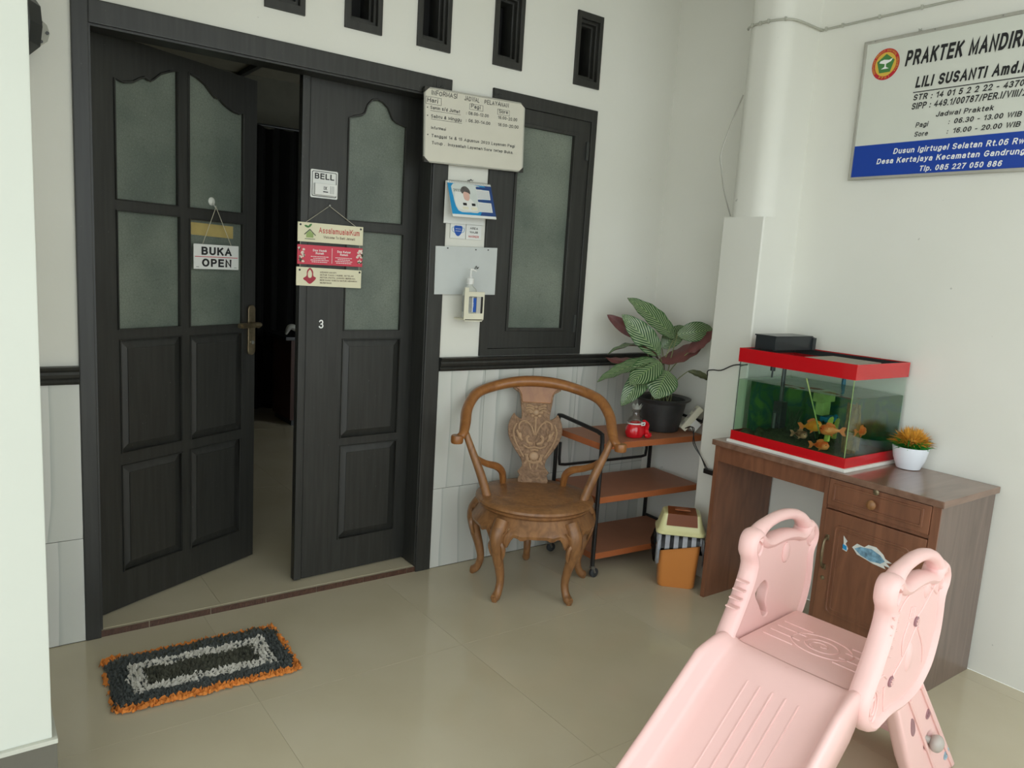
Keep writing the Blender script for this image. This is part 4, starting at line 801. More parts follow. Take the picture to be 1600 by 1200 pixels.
b = bmesh.new(); bx(b, -.022, .022, -.022, .022, .05, .17, .006); tube(b, [(0,0,.17),(0,0,.36)], .009, 8); tube(b, [(-.03,0,.05),(-.03,0,.12)], .012, 8)
decor('water_pump', 'dark pump with outlet pipe at the left of the fish tank', 'pump', b, 'dark', (.14,.14,.035))
b = bmesh.new(); tube(b, [(0,0,0),(-.13,.01,.24)], .003, 6); decor('glass_rod', 'thin pale rod leaning in the middle of the tank', 'rod', b, 'tankgreen', (.37,.10,.11))
b = bmesh.new(); lathe(b, [(.011,0),(.011,.028)], seg=12); tube(b, [(0,0,.0),(0,0,-.03)], .004, 6); decor('spout', 'short dark water spout hanging from the top left of the tank', 'spout', b, 'dark', (.135,.06,.345))
b = bmesh.new()
for cx, cy, n_ in ((.0,.0,14),(.07,-.03,10),(.20,.06,16),(-.06,.05,10)):
    for k in range(n_):
        a = rnd.uniform(0,6.28); l_ = rnd.uniform(.05,.12); x, y_ = cx+rnd.uniform(-.02,.02), cy+rnd.uniform(-.02,.02)
        tube(b, smoothpath([(y_,x,0),(y_+.012*math.cos(a),x+.012*math.sin(a),l_*.5),(y_+.03*math.cos(a),x+.03*math.sin(a),l_)],3), [.003,.005,.001], 4, flat=.4)
o = decor('water_weed', 'dark green water weed growing over the bed of the fish tank', 'water plants', b, 'weedg', (.30,.24,.05)); o['kind'] = 'stuff'
def fish(name, label, loc, heading, Ls, ma, pitch=0):
    t = thing(name, label, 'fish', inA(*loc), 0, 'goldfish swimming in the tank'); t.rotation_euler = (0, pitch, heading)
    b = bmesh.new(); n = 9; rings = []
    for i in range(n+1):
        u = i/n; x = (u-.5)*Ls*.72; hgt = Ls*.19*math.sin(PI*min(1, .12+.86*u**.8))**.75 if 0 < u < 1 else Ls*.02
        if u > .8: hgt = Ls*.05
        rings.append((x, hgt, hgt*.55))
    vr = [[b.verts.new((x, w_*math.cos(a), h_*math.sin(a))) for a in [2*PI*k/12 for k in range(12)]] for x, h_, w_ in rings]
    for A, B in zip(vr, vr[1:]):
        for k in range(12): b.faces.new((A[k],A[(k+1)%12],B[(k+1)%12],B[k]))
    b.faces.new(vr[0][::-1]); b.faces.new(vr[-1]); bd = link('body', b, ma, t, smooth=2)
    def fin(nm, poly, yy=0, tilt=0):
        me = plate([(x*Ls,z*Ls) for x,z in poly], [], .0015, 0, 0); me.transform(Matrix.Translation((0,yy,0)) @ Matrix.Rotation(tilt,4,'X')); link(nm, me, 'fin' if ma != 'darkfish' else 'darkfish', t)
    fin('tail_fin', [(.33,-.03),(.44,-.16),(.56,-.18),(.50,-.02),(.58,.13),(.45,.14),(.33,.03)]); fin('dorsal_fin', [(-.14,.17),(.18,.11),(.20,.18),(.05,.26),(-.08,.27)])
    fin('ventral_fin', [(-.06,-.16),(.08,-.14),(.10,-.25)], .0, .2); fin('pectoral_fin', [(-.16,-.06),(-.05,-.06),(-.02,-.14)], -Ls*.09, -.5)
    for s_ in (-1,1): b = bmesh.new(); sphere(b, (-.26*Ls, s_*Ls*.075, Ls*.035), Ls*.024, Ls*.018, Ls*.024, 8, 6); link('eye', b, 'eye', t)
    return t
# head points to local -x; the tank front faces world -x
fish('goldfish', 'golden orange fish swimming toward the right end of the tank', (.335,.10,.135), PI/2, .125, 'goldfish', .22)
fish('goldfish', 'plump red orange fish near the bamboo ornament', (.430,.07,.140), -PI/2+.2, .118, 'redfish', -.1)
fish('goldfish', 'small red orange fish low in the tank beneath the plump one', (.410,.055,.072), PI/2+.1, .098, 'redfish', .1)
fish('goldfish', 'mottled brown fish lying low at the middle of the tank', (.295,.08,.092), PI/2, .09, 'darkfish', .05)
fish('goldfish', 'orange fish shape added as a reflection in the right end glass of the tank', (.500,.19,.140), PI, .10, 'redfish', .0)  # extra fish modelled in place of a reflection in the end glass
# filter box on top
fb = thing('filter_box', 'black box with a lid resting on the left rear of the tank', 'box', (2.565,-.965,1.2))
box('box_body', 0, .295, -.105, .0, .0, .058, 'dark', fb, .002); box('box_lid', -.004, .275, -.110, .003, .058, .064, 'dark', fb, .001); box('side_rail', .275, .300, -.112, -.10, .0, .055, 'dark', fb)
# power cord of the tank
cp_ = smoothpath([(2.49,-.955,1.118),(2.56,-.92,1.115),(2.62,-.895,1.112),(2.643,-.86,1.105),(2.644,-.80,1.095),(2.644,-.73,1.060),(2.644,-.68,1.055),(2.648,-.645,1.04),(2.68,-.632,.98),(2.70,-.62,.85),(2.72,-.58,.76)],4)
iv = (Matrix.Translation(aq.location) @ Matrix.Rotation(-PI/2,4,'Z')).inverted(); tubeobj('power_cord', [iv @ p for p in cp_], .003, 'tube', aq, 6, label='thin black cord running over the pier')
# small white pot
wp = thing('potted_tuft', 'small white pot of artificial grass with golden tuft on the desk', 'potted plant', (2.832,-1.585,.768))
b = bmesh.new(); lathe(b, [(.040,0),(.046,.003),(.062,.045),(.070,.088),(.070,.094),(.066,.094),(.062,.085),(.01,.080)], seg=28); link('pot', b, 'wpot', wp, smooth=True)
def tuft(n, r0, z0, L0, th0, th1, ma, nm, ctr=0):
    b = bmesh.new()
    for k in range(n):
        a = rnd.uniform(0,2*PI); th = rnd.uniform(th0,th1); L_ = L0*rnd.uniform(.75,1.15); d = V(math.cos(a)*math.sin(th), math.sin(a)*math.sin(th), math.cos(th)); s = d.cross(V(rnd.random(),rnd.random(),.3)).normalized()*.0022
        p = V(math.cos(a)*r0*rnd.random(), math.sin(a)*r0*rnd.random(), z0); q = p+d*L_*.6; e = p+d*L_+V(0,0,-.15*L_*math.sin(th))
        v = [b.verts.new(x) for x in (p-s, p+s, q+s, e, q-s)]; b.faces.new(v)
    bmesh.ops.solidify(b, geom=b.faces[:], thickness=.0006); o = link(nm, b, ma, wp); o['kind'] = 'stuff'
tuft(420, .045, .088, .055, .5, 1.45, 'grass', 'grass_blades'); tuft(520, .03, .105, .068, 0, 1.5, 'gold', 'golden_tuft')
b = bmesh.new(); sphere(b, (0,0,.112), .04, None, .035); link('tuft_core', b, 'gold', wp)

# ---------------------------------------------------------------- trolley
tr = thing('trolley', 'three tier trolley with terracotta shelves and black tube frame', 'trolley', (2.150,-.462,0), math.radians(-4))
TL, TD = .69, .36
for z in (.118,.405,.675):
    b = bmesh.new(); bx(b, 0, TL, 0, TD, z-.032, z, .003); s = link('shelf', b, ['shelf','shelfedge'], tr)
    for p in s.data.polygons:
        if abs(p.normal.z) < .5: p.material_index = 1
def tb(nm, pts, r=.009): return tubeobj(nm, smoothpath(pts,5), r, 'tube', tr, 8)
def corner(a, c, d, r=.04):   # polyline a-c-d with rounded corner
    a, c, d = Vector(a), Vector(c), Vector(d); u = (a-c).normalized()*r; v_ = (d-c).normalized()*r; return [c+u, c+u*.45+v_*.08, c+u*.12+v_*.12*1, c+u*.08+v_*.45, c+v_]
top = .752
pts = [V(-.004,-.006,.05)] + corner((-.004,-.006,.05),(-.004,-.006,top-.025),(-.004,TD+.006,top+.01)) + corner((-.004,-.006,top-.025),(-.004,TD+.006,top+.0),(-.004,TD+.006,.05)) + [V(-.004,TD+.006,.05)]
tubeobj('end_frame', pts, .011, 'tube', tr, 8)
pts = [V(TL-.03,TD+.006,.05), V(TL-.03,TD+.006,.66)]; tubeobj('rear_post', pts, .011, 'tube', tr, 8)
tubeobj('front_post', [V(TL+.004,-.006,.05), V(TL+.004,-.006,.66)], .011, 'tube', tr, 8)
zr = .475
tubeobj('guard_rail', [V(.02,TD+.004,.60)] + corner((.02,TD+.004,.60),(.02,TD+.004,zr),(TL-.06,TD+.004,zr)) + corner((.02,TD+.004,zr),(TL-.06,TD+.004,zr),(TL-.06,TD+.004,.64)) + [V(TL-.06,TD+.004,.645)], .008, 'tube', tr, 8)
tubeobj('side_rail', [V(TL+.004,-.006,.74), V(TL+.004,TD,.76)], .008, 'tube', tr, 8); tubeobj('side_rail', [V(TL-.03,TD,.13), V(TL,.0,.12)], .008, 'tube', tr, 8)
for x, y_ in ((-.004,-.006),(-.004,TD+.006),(TL-.01,-.0),(TL-.03,TD+.006)):
    b = bmesh.new(); bx(b, x-.010, x+.010, y_-.012, y_+.012, .045, .060, .002); tube(b, [(x,y_-.011,.05),(x+.012,y_-.011,.025)], .005, 6); tube(b, [(x,y_+.011,.05),(x+.012,y_+.011,.025)], .005, 6); c_ = link('caster_fork', b, 'steel', tr)
    b = bmesh.new(); tube(b, [(x+.012,y_-.010,.024),(x+.012,y_-.007,.024),(x+.012,y_+.007,.024),(x+.012,y_+.010,.024)], [.020,.024,.024,.020], 16); link('caster_wheel', b, 'rubber', c_, smooth=True)
# black potted calathea on trolley
PX, PY, PZ = 2.705, -.315, .675
pp = thing('potted_calathea', 'striped calathea plant in a black plastic pot on the trolley', 'potted plant', (PX,PY,PZ))
b = bmesh.new(); lathe(b, [(.088,0),(.098,.004),(.128,.150),(.130,.156),(.152,.172),(.154,.178),(.146,.180),(.124,.170),(.118,.150)], seg=32, close=False); b.faces.new([v for v in b.verts if abs(v.co.z) < 1e-6][::-1]); link('pot', b, 'pot', pp, smooth=True)
b = bmesh.new(); bmesh.ops.create_circle(b, cap_ends=True, radius=.122, segments=24); bmesh.ops.translate(b, vec=(0,0,.148), verts=b.verts); link('soil', b, 'soil', pp)
def calleaf(base, tip, width, droop, roll, ma='leaf', fold=.25, root=None):
    """leaf from base to tip (world relative to pot), droop bends the middle up, roll turns it around its axis"""
    A, B = Vector(base), Vector(tip); ax = (B-A); Ln = ax.length; ax.normalize()
    side = ax.cross(V(-.60,-.54,.58)).normalized(); side = Matrix.Rotation(roll, 3, ax) @ side; nrm = side.cross(ax).normalized()
    nu, nv = 8, 16; b = bmesh.new(); uv = b.loops.layers.uv.new('uv'); g = []
    for j in range(nv+1):
        t_ = j/nv; wv = width*math.sin(PI*min(1, .03+.97*t_**.85))**.72*(1 if t_ < .97 else .6); row = []
        for i in range(nu+1):
            s_ = i/nu-.5; rip = .004*math.sin(t_*26+abs(s_)*8)*abs(s_)*2
            p = A+ax*Ln*t_ + side*s_*wv + nrm*(droop*4*t_*(1-t_)*Ln + abs(s_)*fold*wv + rip); row.append((b.verts.new(p), (i/nu, t_)))
        g.append(row)
    for j in range(nv):
        for i in range(nu):
            q = [g[j][i], g[j][i+1], g[j+1][i+1], g[j+1][i]]; f = b.faces.new([x[0] for x in q])
            for lp, x in zip(f.loops, q): lp[uv].uv = x[1]
    b.normal_update()
    top_ = b.faces[:]
    d = bmesh.ops.duplicate(b, geom=b.faces[:])['geom']; fs = [x for x in d if isinstance(x, bmesh.types.BMFace)]; vs = [x for x in d if isinstance(x, bmesh.types.BMVert)]
    for v in vs: v.co -= nrm*.0012
    for f in fs: f.material_index = 1; f.normal_flip()
    me = bpy.data.meshes.new('leaf'); b.to_mesh(me); b.free()
    o = link('leaf', me, [ma, 'under' if ma == 'leaf' else ma], pp, smooth=2)
    r_ = Vector(root) if root else V(rnd.uniform(-.06,.05), rnd.uniform(-.05,.05), .145)
    mid = (r_+A)/2 + V((A.x-r_.x)*-.12, (A.y-r_.y)*-.12, .03)
    tubeobj('stalk', smoothpath([r_, mid, A],6), [.0035,.003,.0022], 'stem', o, 6)
from_w = lambda x, y_, z: (x-PX, y_-PY, z-PZ)
ST = []
def hv(px, py, d=0):
    """image-independent helper: h metres right of the pot seen from the porch, z metres above the shelf, d metres towards the yard"""
    return px, py, d
def pt(h, z, d): return (h*.804-d*.595, -h*.595-d*.804, z)
LV = [ # base(h,z,d)  tip(h,z,d)  width droop roll mat fold
 ((.035,.50,.00), (-.235,.695,.03), .120, .05, .15, 'leaf', .12),
 ((-.045,.41,.05), (-.265,.61,.09), .125, .02, -.15, 'leaf', .15),
 ((-.15,.49,.02), (-.335,.60,.02), .070, .03, PI-.5, 'leaf', .2),
 ((.045,.52,.02), (.235,.555,.00), .105, .16, .5, 'leaf', .2),
 ((-.040,.37,.02), (.215,.53,.05), .130, .06, PI-.5, 'leaf', .15),
 ((.10,.43,.06), (.240,.56,.04), .075, -.05, PI-.3, 'leaf', .25),
 ((-.045,.385,.03), (-.325,.40,.10), .105, .20, .9, 'leaf', .15),
 ((-.07,.375,.02), (-.330,.375,.06), .085, .06, PI+.4, 'leaf', .2),
 ((-.065,.385,.06), (-.370,.255,.12), .085, .06, .3, 'leaf', .2),
 ((-.045,.375,.08), (-.205,.255,.16), .150, .06, .05, 'leaf', .12),
 ((-.10,.33,.08), (-.240,.140,.15), .110, .05, -.2, 'leaf', .2),
 ((-.005,.330,.09), (-.070,.190,.16), .165, .05, -.1, 'leaf', .12),
 ((.115,.33,.04), (.240,.285,.05), .035, .14, .2, 'oldleaf', .9),
 ((-.02,.44,-.03), (.10,.56,-.08), .10, .08, .3, 'leaf', .2),
]
for a, c, wd, dr_, ro, ma, fo in LV: calleaf(pt(*a), pt(*c), wd, dr_, ro, ma, fo)
for k in range(7):
    a = rnd.uniform(0,6.28); r = rnd.uniform(.02,.09)
    tubeobj('stalk', [(r*math.cos(a), r*math.sin(a), .145),(r*math.cos(a)*1.1, r*math.sin(a)*1.1, .145+rnd.uniform(.03,.09))], [.004,.003], 'stem', pp, 6)

# red pouch with clear crown top
rb = thing('red_pouch', 'small red liquid pouch with clear frilled top beside the plant pot', 'bag', (2.425,-.405,.676))
b = bmesh.new(); lathe(b, [(.010,0),(.045,.002),(.056,.022),(.052,.052),(.036,.074),(.022,.084)], seg=18, sy=.8); link('pouch', b, 'bagred', rb, smooth=True)
b = bmesh.new(); lathe(b, [(.040,.068),(.046,.084),(.036,.100),(.022,.112),(.019,.128),(.026,.134),(.018,.140),(.024,.146)], seg=18, sy=.8, close=False); link('clear_neck', b, 'clearbag', rb, smooth=True)
b = bmesh.new(); n = 16; r0 = [b.verts.new((.022*math.cos(2*PI*k/n), .018*math.sin(2*PI*k/n), .144)) for k in range(n)]; r1 = [b.verts.new(((.026 if k%2 else .032)*math.cos(2*PI*k/n), (.022 if k%2 else .028)*math.sin(2*PI*k/n), .158 if k%2 else .172)) for k in range(n)]
for k in range(n): b.faces.new((r0[k], r0[(k+1)%n], r1[(k+1)%n], r1[k]))
bmesh.ops.solidify(b, geom=b.faces[:], thickness=.001); link('frilled_top', b, 'frost', rb)
b = bmesh.new(); tube(b, smoothpath([(.02,-.04,.09),(.045,-.035,.07),(.050,-.03,.04),(.048,-.042,.012),(.075,-.03,.016)]), [.010,.016,.012,.018,.014], 8, flat=.6); sphere(b, (.046,-.05,.014), .022, .016, .014, 8, 6); link('red_ribbon', b, 'bagred', rb)
b = bmesh.new(); lathe(b, [(.046,.070),(.047,.077)], seg=20, sy=.82, close=False); link('white_band', b, 'white', rb)
link('tag', plate(rrect(-.004,.024,.066,.084,.003), [rrect(.001,.019,.071,.079,.002)], .003, 0, -.046), 'white', rb)

# power strip
pw = thing('power_strip', 'pale power strip and adapter tilted at the right end of the trolley top', 'power strip', (2.775,-.425,.685)); pw.rotation_euler = (0, -math.radians(52), math.radians(-30))
b = bmesh.new(); bx(b, 0, .150, -.022, .022, 0, .034, .004); link('strip_body', b, 'holder', pw)
b = bmesh.new(); bx(b, .03, .085, -.020, .020, -.045, 0, .004); link('adapter', b, 'plastic', pw)
for x in (.03,.075,.12): b = bmesh.new(); lathe(b, [(.014,.0345),(.012,.0348)], (x,0,0), 14); link('socket', b, 'grey', pw)
ca = thing('charger', 'small black adapter hanging on cords against the white pier', 'adapter', (2.630,-.735,.555))
b = bmesh.new(); bx(b, -.014, .014, -.028, .028, -.012, .012, .004); link('adapter_body', b, 'tube', ca)
for dy in (0,.012): tubeobj('cord', smoothpath([(-.004,.01+dy,.010),(.0,.06,.06),(-.01+dy,.11,.12),(.02,.14+dy,.19),(.05,.22,.17)]), .0025, 'tube', ca, 6)

# ---------------------------------------------------------------- swing top bin
bi = thing('swing_bin', 'orange brown waste bin with pale yellow swing lid and striped bag', 'bin', (2.470,-.722,0), math.radians(-44)); bi.scale = (1.11,1.08,1.10)
def rloft(b, secs, n=6, caps=True):
    rings = []
    for (hx, hy, r, z) in secs: rings.append([b.verts.new((x,y_,z)) for x,y_ in rrect(-hx,hx,-hy,hy,r,n)])
    for A, B in zip(rings, rings[1:]):
        m_ = len(A)
        for k in range(m_): b.faces.new((A[k],A[(k+1)%m_],B[(k+1)%m_],B[k]))
    if caps: b.faces.new(rings[0][::-1]); b.faces.new(rings[-1])
b = bmesh.new(); rloft(b, [(.074,.048,.02,0),(.080,.054,.022,.008),(.092,.064,.022,.235),(.094,.066,.022,.25)]); link('bin_body', b, 'bin', bi, smooth=True)
b = bmesh.new(); secs = []
ring = lambda hx, hy, z, amp, ph: [(x*(1+amp*math.sin(i*2.1+ph)), y_*(1+amp*math.cos(i*1.7+ph)), z + (amp*.6*math.sin(i*1.1+ph) if amp > .02 else 0)) for i,(x,y_) in enumerate(rrect(-hx,hx,-hy,hy,.022,8))]
rr = [ring(.097,.069,.252,.0,0), ring(.101,.073,.235,.015,1), ring(.106,.078,.205,.04,2), ring(.111,.083,.162,.09,3)]
vr = [[b.verts.new(p) for p in r] for r in rr]
for A, B in zip(vr, vr[1:]):
    for k in range(len(A)): b.faces.new((A[k],A[(k+1)%len(A)],B[(k+1)%len(A)],B[k]))
bmesh.ops.solidify(b, geom=b.faces[:], thickness=.001); link('bin_liner', b, 'zebra', bi, smooth=2)
b = bmesh.new(); rloft(b, [(.100,.072,.024,.246),(.106,.078,.028,.250),(.106,.078,.028,.262),(.098,.070,.026,.270),(.080,.056,.020,.335),(.076,.052,.02,.338)]); link('bin_lid', b, 'bincream', bi, smooth=True)
b = bmesh.new(); A = [b.verts.new(p) for p in [(-.066,-.068,.288),(.066,-.068,.288),(.062,-.052,.336),(.060,.03,.347),(-.060,.03,.347),(-.062,-.052,.336)]]
b.faces.new((A[0],A[1],A[2],A[5])); b.faces.new((A[5],A[2],A[3],A[4])); bmesh.ops.solidify(b, geom=b.faces[:], thickness=.004); fl_ = link('swing_flap', b, 'bindoor', bi)
fl_.location = (0,-.004,.002)
b = bmesh.new(); bx(b, -.032, .032, -.038, -.012, .350, .353, .001); link('push_recess', b, 'bindoor', fl_)

# ---------------------------------------------------------------- carved armchair
ch = thing('carved_armchair', 'round seated carved wooden armchair with horseshoe arm rail', 'chair', (1.83,-.37,0), math.radians(-34))
SZ = .445
b = bmesh.new(); lathe(b, [(.245,.392),(.262,.396),(.268,.404),(.262,.411),(.272,.416),(.280,.424),(.278,.434),(.268,.441),(.20,SZ),(.185,SZ-.002),(.18,SZ),(.01,SZ)], seg=48); link('seat', b, 'chair', ch, smooth=True)
angs = [math.radians(a) for a in (90, 162, 234, 306, 18)]   # local: one leg at the back, two in front
b = bmesh.new(); n = 120
def apron_low(a):
    dmin = min(abs((a-q+PI)%(2*PI)-PI) for q in angs); u = dmin/(math.radians(36))
    return .258 + .060*min(1, max(0,(u-.24)/.16))**.7 - .012*math.exp(-((u-.62)/.09)**2)
rows = []
for k in range(n):
    a = 2*PI*k/n; zl = apron_low(a); rows.append([b.verts.new((r*math.cos(a), r*math.sin(a), z)) for r, z in ((.250,.396),(.262,.375),(.284,.350-.004),(.292,(zl+.35)/2),(.286,zl),(.274,zl),(.270,.34),(.240,.39))])
for k in range(n):
    A, B = rows[k], rows[(k+1)%n]
    for j in range(8): b.faces.new((A[j],A[(j+1)%8],B[(j+1)%8],B[j]))
link('apron', b, 'chair', ch, smooth=True)
for a in angs:
    c, s_ = math.cos(a), math.sin(a); P_ = [(.262,.375),(.288,.33),(.296,.285),(.285,.22),(.262,.15),(.250,.09),(.260,.045),(.278,.022),(.296,.020)]
    b = bmesh.new(); tube(b, smoothpath([(r*c, r*s_, z) for r, z in P_],4), [.034,.036,.033,.026,.021,.018,.018,.021,.016], 10)
    tube(b, [(.288*c,.288*s_,0),(.284*c,.284*s_,.022)], [.012,.017], 10)
    for q in (-1,1):   # carved volute leaves at the knee
        tx, ty = -s_*q, c*q
        tube(b, smoothpath([(.300*c+tx*.016,.300*s_+ty*.016,.30),(.296*c+tx*.034,.296*s_+ty*.034,.265),(.288*c+tx*.030,.288*s_+ty*.030,.225),(.282*c+tx*.020,.282*s_+ty*.020,.205)],3), [.008,.012,.010,.005], 6)
        tube(b, smoothpath([(.290*c+tx*.05,.290*s_+ty*.05,.345),(.300*c+tx*.024,.300*s_+ty*.024,.31),(.302*c+tx*.006,.302*s_+ty*.006,.25)],3), [.003,.006,.003], 6)
    link('leg', b, 'chair', ch, smooth=True)
rail = [(-.372,-.045,.705),(-.352,-.030,.722),(-.345,.02,.760),(-.340,.09,.818),(-.300,.17,.878),(-.215,.238,.908),(-.11,.270,.930),(0,.281,.937),(.11,.270,.930),(.215,.238,.908),(.300,.17,.878),(.340,.09,.818),(.345,.02,.760),(.352,-.03,.722),(.372,-.045,.705)]
b = bmesh.new(); tube(b, smoothpath(rail,6), [.019,.023,.027,.028,.029,.030,.031,.032,.031,.030,.029,.028,.027,.023,.019], 12, flat=.85)
for s_ in (-1,1):
    lathe(b, [(.002,-.022),(.026,-.020),(.029,-.012),(.029,.010),(.026,.017),(.002,.018)], (s_*.378,-.052,.700), 16)
link('arm_rail', b, 'chairtop', ch, smooth=True)
for s_ in (-1,1):
    b = bmesh.new(); tube(b, smoothpath([(s_*.225,-.055,.435),(s_*.262,-.045,.54),(s_*.305,-.035,.64),(s_*.345,-.020,.735)],4), [.022,.021,.018,.015], 10); link('arm_post', b, 'chair', ch, smooth=True)
    b = bmesh.new(); tube(b, smoothpath([(s_*.325,-.020,.700),(s_*.300,.02,.610),(s_*.245,.075,.560),(s_*.185,.115,.535),(s_*.155,.14,.500),(s_*.148,.155,.440)],5), [.010,.016,.017,.020,.022,.020], 8, flat=.8); link('arm_brace', b, 'chairtop', ch, smooth=True)
def sp(name, poly, ma, y=0, th=.018, holes=(), bev=.003, par=None):
    me = plate(poly, holes, th, bev, y); me.transform(Matrix.Translation((0,.178,SZ-.01)) @ Matrix.Rotation(-math.radians(12),4,'X')); return link(name, me, ma, par or ch, smooth=False)
outl = [(x*1.1,z) for x,z in [(.062,.0),(.062,.045),(.072,.062),(.052,.088),(.058,.125),(.085,.165),(.112,.215),(.124,.265),(.118,.310),(.100,.350),(.092,.340),(.078,.328),(.064,.325),(.066,.360),(.074,.415),(.080,.452),(.110,.485)]]
spl = sp('back_splat', closed_smooth([(x,z) for x,z in outl] + [(-x,z) for x,z in outl[::-1]], 2), 'splat')
tp = sp('splat_head', [(.072,.405),(.078,.445),(.092,.468),(.125,.485),(.125,.505),(-.125,.505),(-.125,.485),(-.092,.468),(-.078,.445),(-.072,.405)], 'chairtop', -.002, .022)
b = bmesh.new()
def rl(pts, r=.004): 
    tube(b, smoothpath([(x,-.0025,z) for x,z in pts],4), r*1.15, 6)
for s_ in (-1,1):
    rl([(s_*.004,.245),(s_*.020,.285),(s_*.050,.312),(s_*.078,.302),(s_*.082,.272)]); rl([(s_*.010,.262),(s_*.030,.298),(s_*.052,.305)], .0025)
    rl([(s_*.010,.200),(s_*.035,.208),(s_*.040,.230),(s_*.028,.240)], .006); rl([(0,.185),(s_*.03,.180),(s_*.056,.192)], .004)
    rl([(s_*.094,.300),(s_*.108,.262),(s_*.098,.215),(s_*.074,.170),(s_*.052,.135)], .004); rl([(s_*.045,.10),(s_*.03,.125),(s_*.045,.150)], .005); rl([(s_*.012,.075),(s_*.02,.10),(s_*.012,.12)], .004)
    for k in range(3): rl([(s_*(.062+.008*k),.215+.012*k),(s_*(.076+.006*k),.232+.012*k),(s_*(.084+.004*k),.250+.008*k)], .005)
    for k in range(3): rl([(s_*.012,.355+k*.014),(s_*.034,.368+k*.012),(s_*.05,.362+k*.014)], .0045)
rl([(-.034,.150),(-.032,.118),(0,.108),(.032,.118),(.034,.150)], .006); rl([(-.02,.168),(0,.172),(.02,.168)], .005); rl([(0,.245),(0,.33)], .005)
sphere(b, (0,-.002,.358), .016, .007, .016, 12, 8); sphere(b, (0,-.001,.140), .024, .007, .022, 12, 8); sphere(b, (.075,-.001,.238), .010, .006, .018, 10, 6); sphere(b, (-.075,-.001,.238), .010, .006, .018, 10, 6)
for k in range(8): a = k*PI/4; sphere(b, (.026*math.cos(a),-.001,.358+.026*math.sin(a)), .010, .005, .007, 8, 6)
me = bpy.data.meshes.new('c'); b.to_mesh(me); b.free(); me.transform(Matrix.Translation((0,.178,SZ-.01)) @ Matrix.Rotation(-math.radians(12),4,'X')); link('carving', me, 'carve', spl, smooth=True)

# ---------------------------------------------------------------- rag mat
mt_ = thing('rag_mat', 'braided rag door mat with orange border and pale oval ring', 'mat', (.318,-.405,0), math.radians(-2.5))
MW, MD = .300, .180
link('backing', plate_xy if False else (lambda bb: (bx(bb, -MW+.02, MW-.02, -MD+.02, MD-.02, 0.001, .010), bb)[1])(bmesh.new()), 'char', mt_)
def ringdist(x, y_): return max(abs(x)-MW, abs(y_)-MD) if not (abs(x) > MW-.06 and abs(y_) > MD-.06) else math.hypot(max(abs(x)-MW+.06,0), max(abs(y_)-MD+.06,0))-.06
bms = {k: bmesh.new() for k in ('orange','char','rag','olive')}
def ruffle(b, x, y_, z, ang, L_, wd, hgt):
    c, s_ = math.cos(ang), math.sin(ang); n = 4; lo, hi_ = [], []
    ph = rnd.uniform(0,6)
    for k in range(n+1):
        u = (k/n-.5)*L_; o = wd*.5*math.sin(k*1.7+ph)
        px, py = x+c*u-s_*o, y_+s_*u+c*o; lo.append(b.verts.new((px-s_*wd*.6, py+c*wd*.6, z))); hi_.append(b.verts.new((px+s_*wd*.3, py-c*wd*.3, z+hgt*(.6+.4*math.sin(k*2.3+ph)))))
    lo2 = [b.verts.new((v.co.x+s_*wd*1.5, v.co.y-c*wd*1.5, z)) for v in lo]
    for k in range(n): b.faces.new((lo[k],lo[k+1],hi_[k+1],hi_[k])); b.faces.new((hi_[k],hi_[k+1],lo2[k+1],lo2[k]))
step = .0095
ny = int(2*MD/step)+3; nx_ = int(2*MW/.016)+3
for i in range(nx_):
    for j in range(ny):
        x, y_ = -MW+(i-.5)*.016+rnd.uniform(-.004,.004), -MD+(j-.5)*step+rnd.uniform(-.002,.002)
        e = -ringdist(x*.93, y_)+.010*noise.noise(V(x*14,y_*14,0))
        if abs(x) > MW+.006: continue
        if e < -.008: continue
        lim = .021 if (y_ < 0 or abs(x) > MW-.05) else .006
        kk = 'orange' if e < lim else 'char' if e < .076 else 'rag' if e < .126 else 'olive'
        if kk == 'rag' and rnd.random() < .06: kk = 'char'
        if kk == 'char' and y_ > .12 and rnd.random() < .35: kk = 'olive'
        vert = (MW-abs(x)) < (MD-abs(y_)); ang = (PI/2 if vert else 0)+rnd.uniform(-.5,.5)
        if kk == 'orange': ang += rnd.uniform(-.7,.7)
        ruffle(bms[kk], x, y_, .006, ang, rnd.uniform(.022,.040), rnd.uniform(.005,.010), rnd.uniform(.008,.020))
for kk, nm in (('orange','orange_border'),('char','charcoal_weave'),('rag','pale_ring'),('olive','olive_centre')):
    o = link(nm, bms[kk], kk, mt_); o['kind'] = 'stuff'

# ---------------------------------------------------------------- pink toddler slide (local x = down the chute, local y = across, z up)
sl = thing('toddler_slide', 'pale pink plastic toddler slide with bear shaped side panels', 'slide', (1.654,-2.200,0), math.atan2(-.094,-.996))
pan = [(.178,.70),(.196,.640),(.236,.565),(.266,.515),(.274,.480),(.264,.445),(.232,.415),(.190,.398),(.150,.402),(.100,.408),(.02,.402),(-.06,.412),(-.115,.440),(-.158,.485),(-.182,.56),(-.184,.62),(-.180,.672),(-.196,.700),(-.198,.735),(-.180,.764),(-.150,.780),(-.122,.770),(-.105,.752),(-.06,.764),(-.01,.771),(.04,.771),(.085,.768),(.115,.778),(.145,.804),(.176,.802),(.196,.778),(.198,.738)]
hand = closed_smooth([(.088,.792),(.05,.803),(.0,.802),(-.06,.792),(-.11,.772),(-.095,.760),(-.05,.766),(0,.776),(.05,.780)], 3)
earF = ell(.153,.750,.012,.022,14); earB = ell(-.146,.706,.010,.019,14)
dimp = closed_smooth([(.140,.610),(.100,.640),(.075,.615),(.080,.570),(.060,.530),(.085,.528),(.110,.565)], 3)
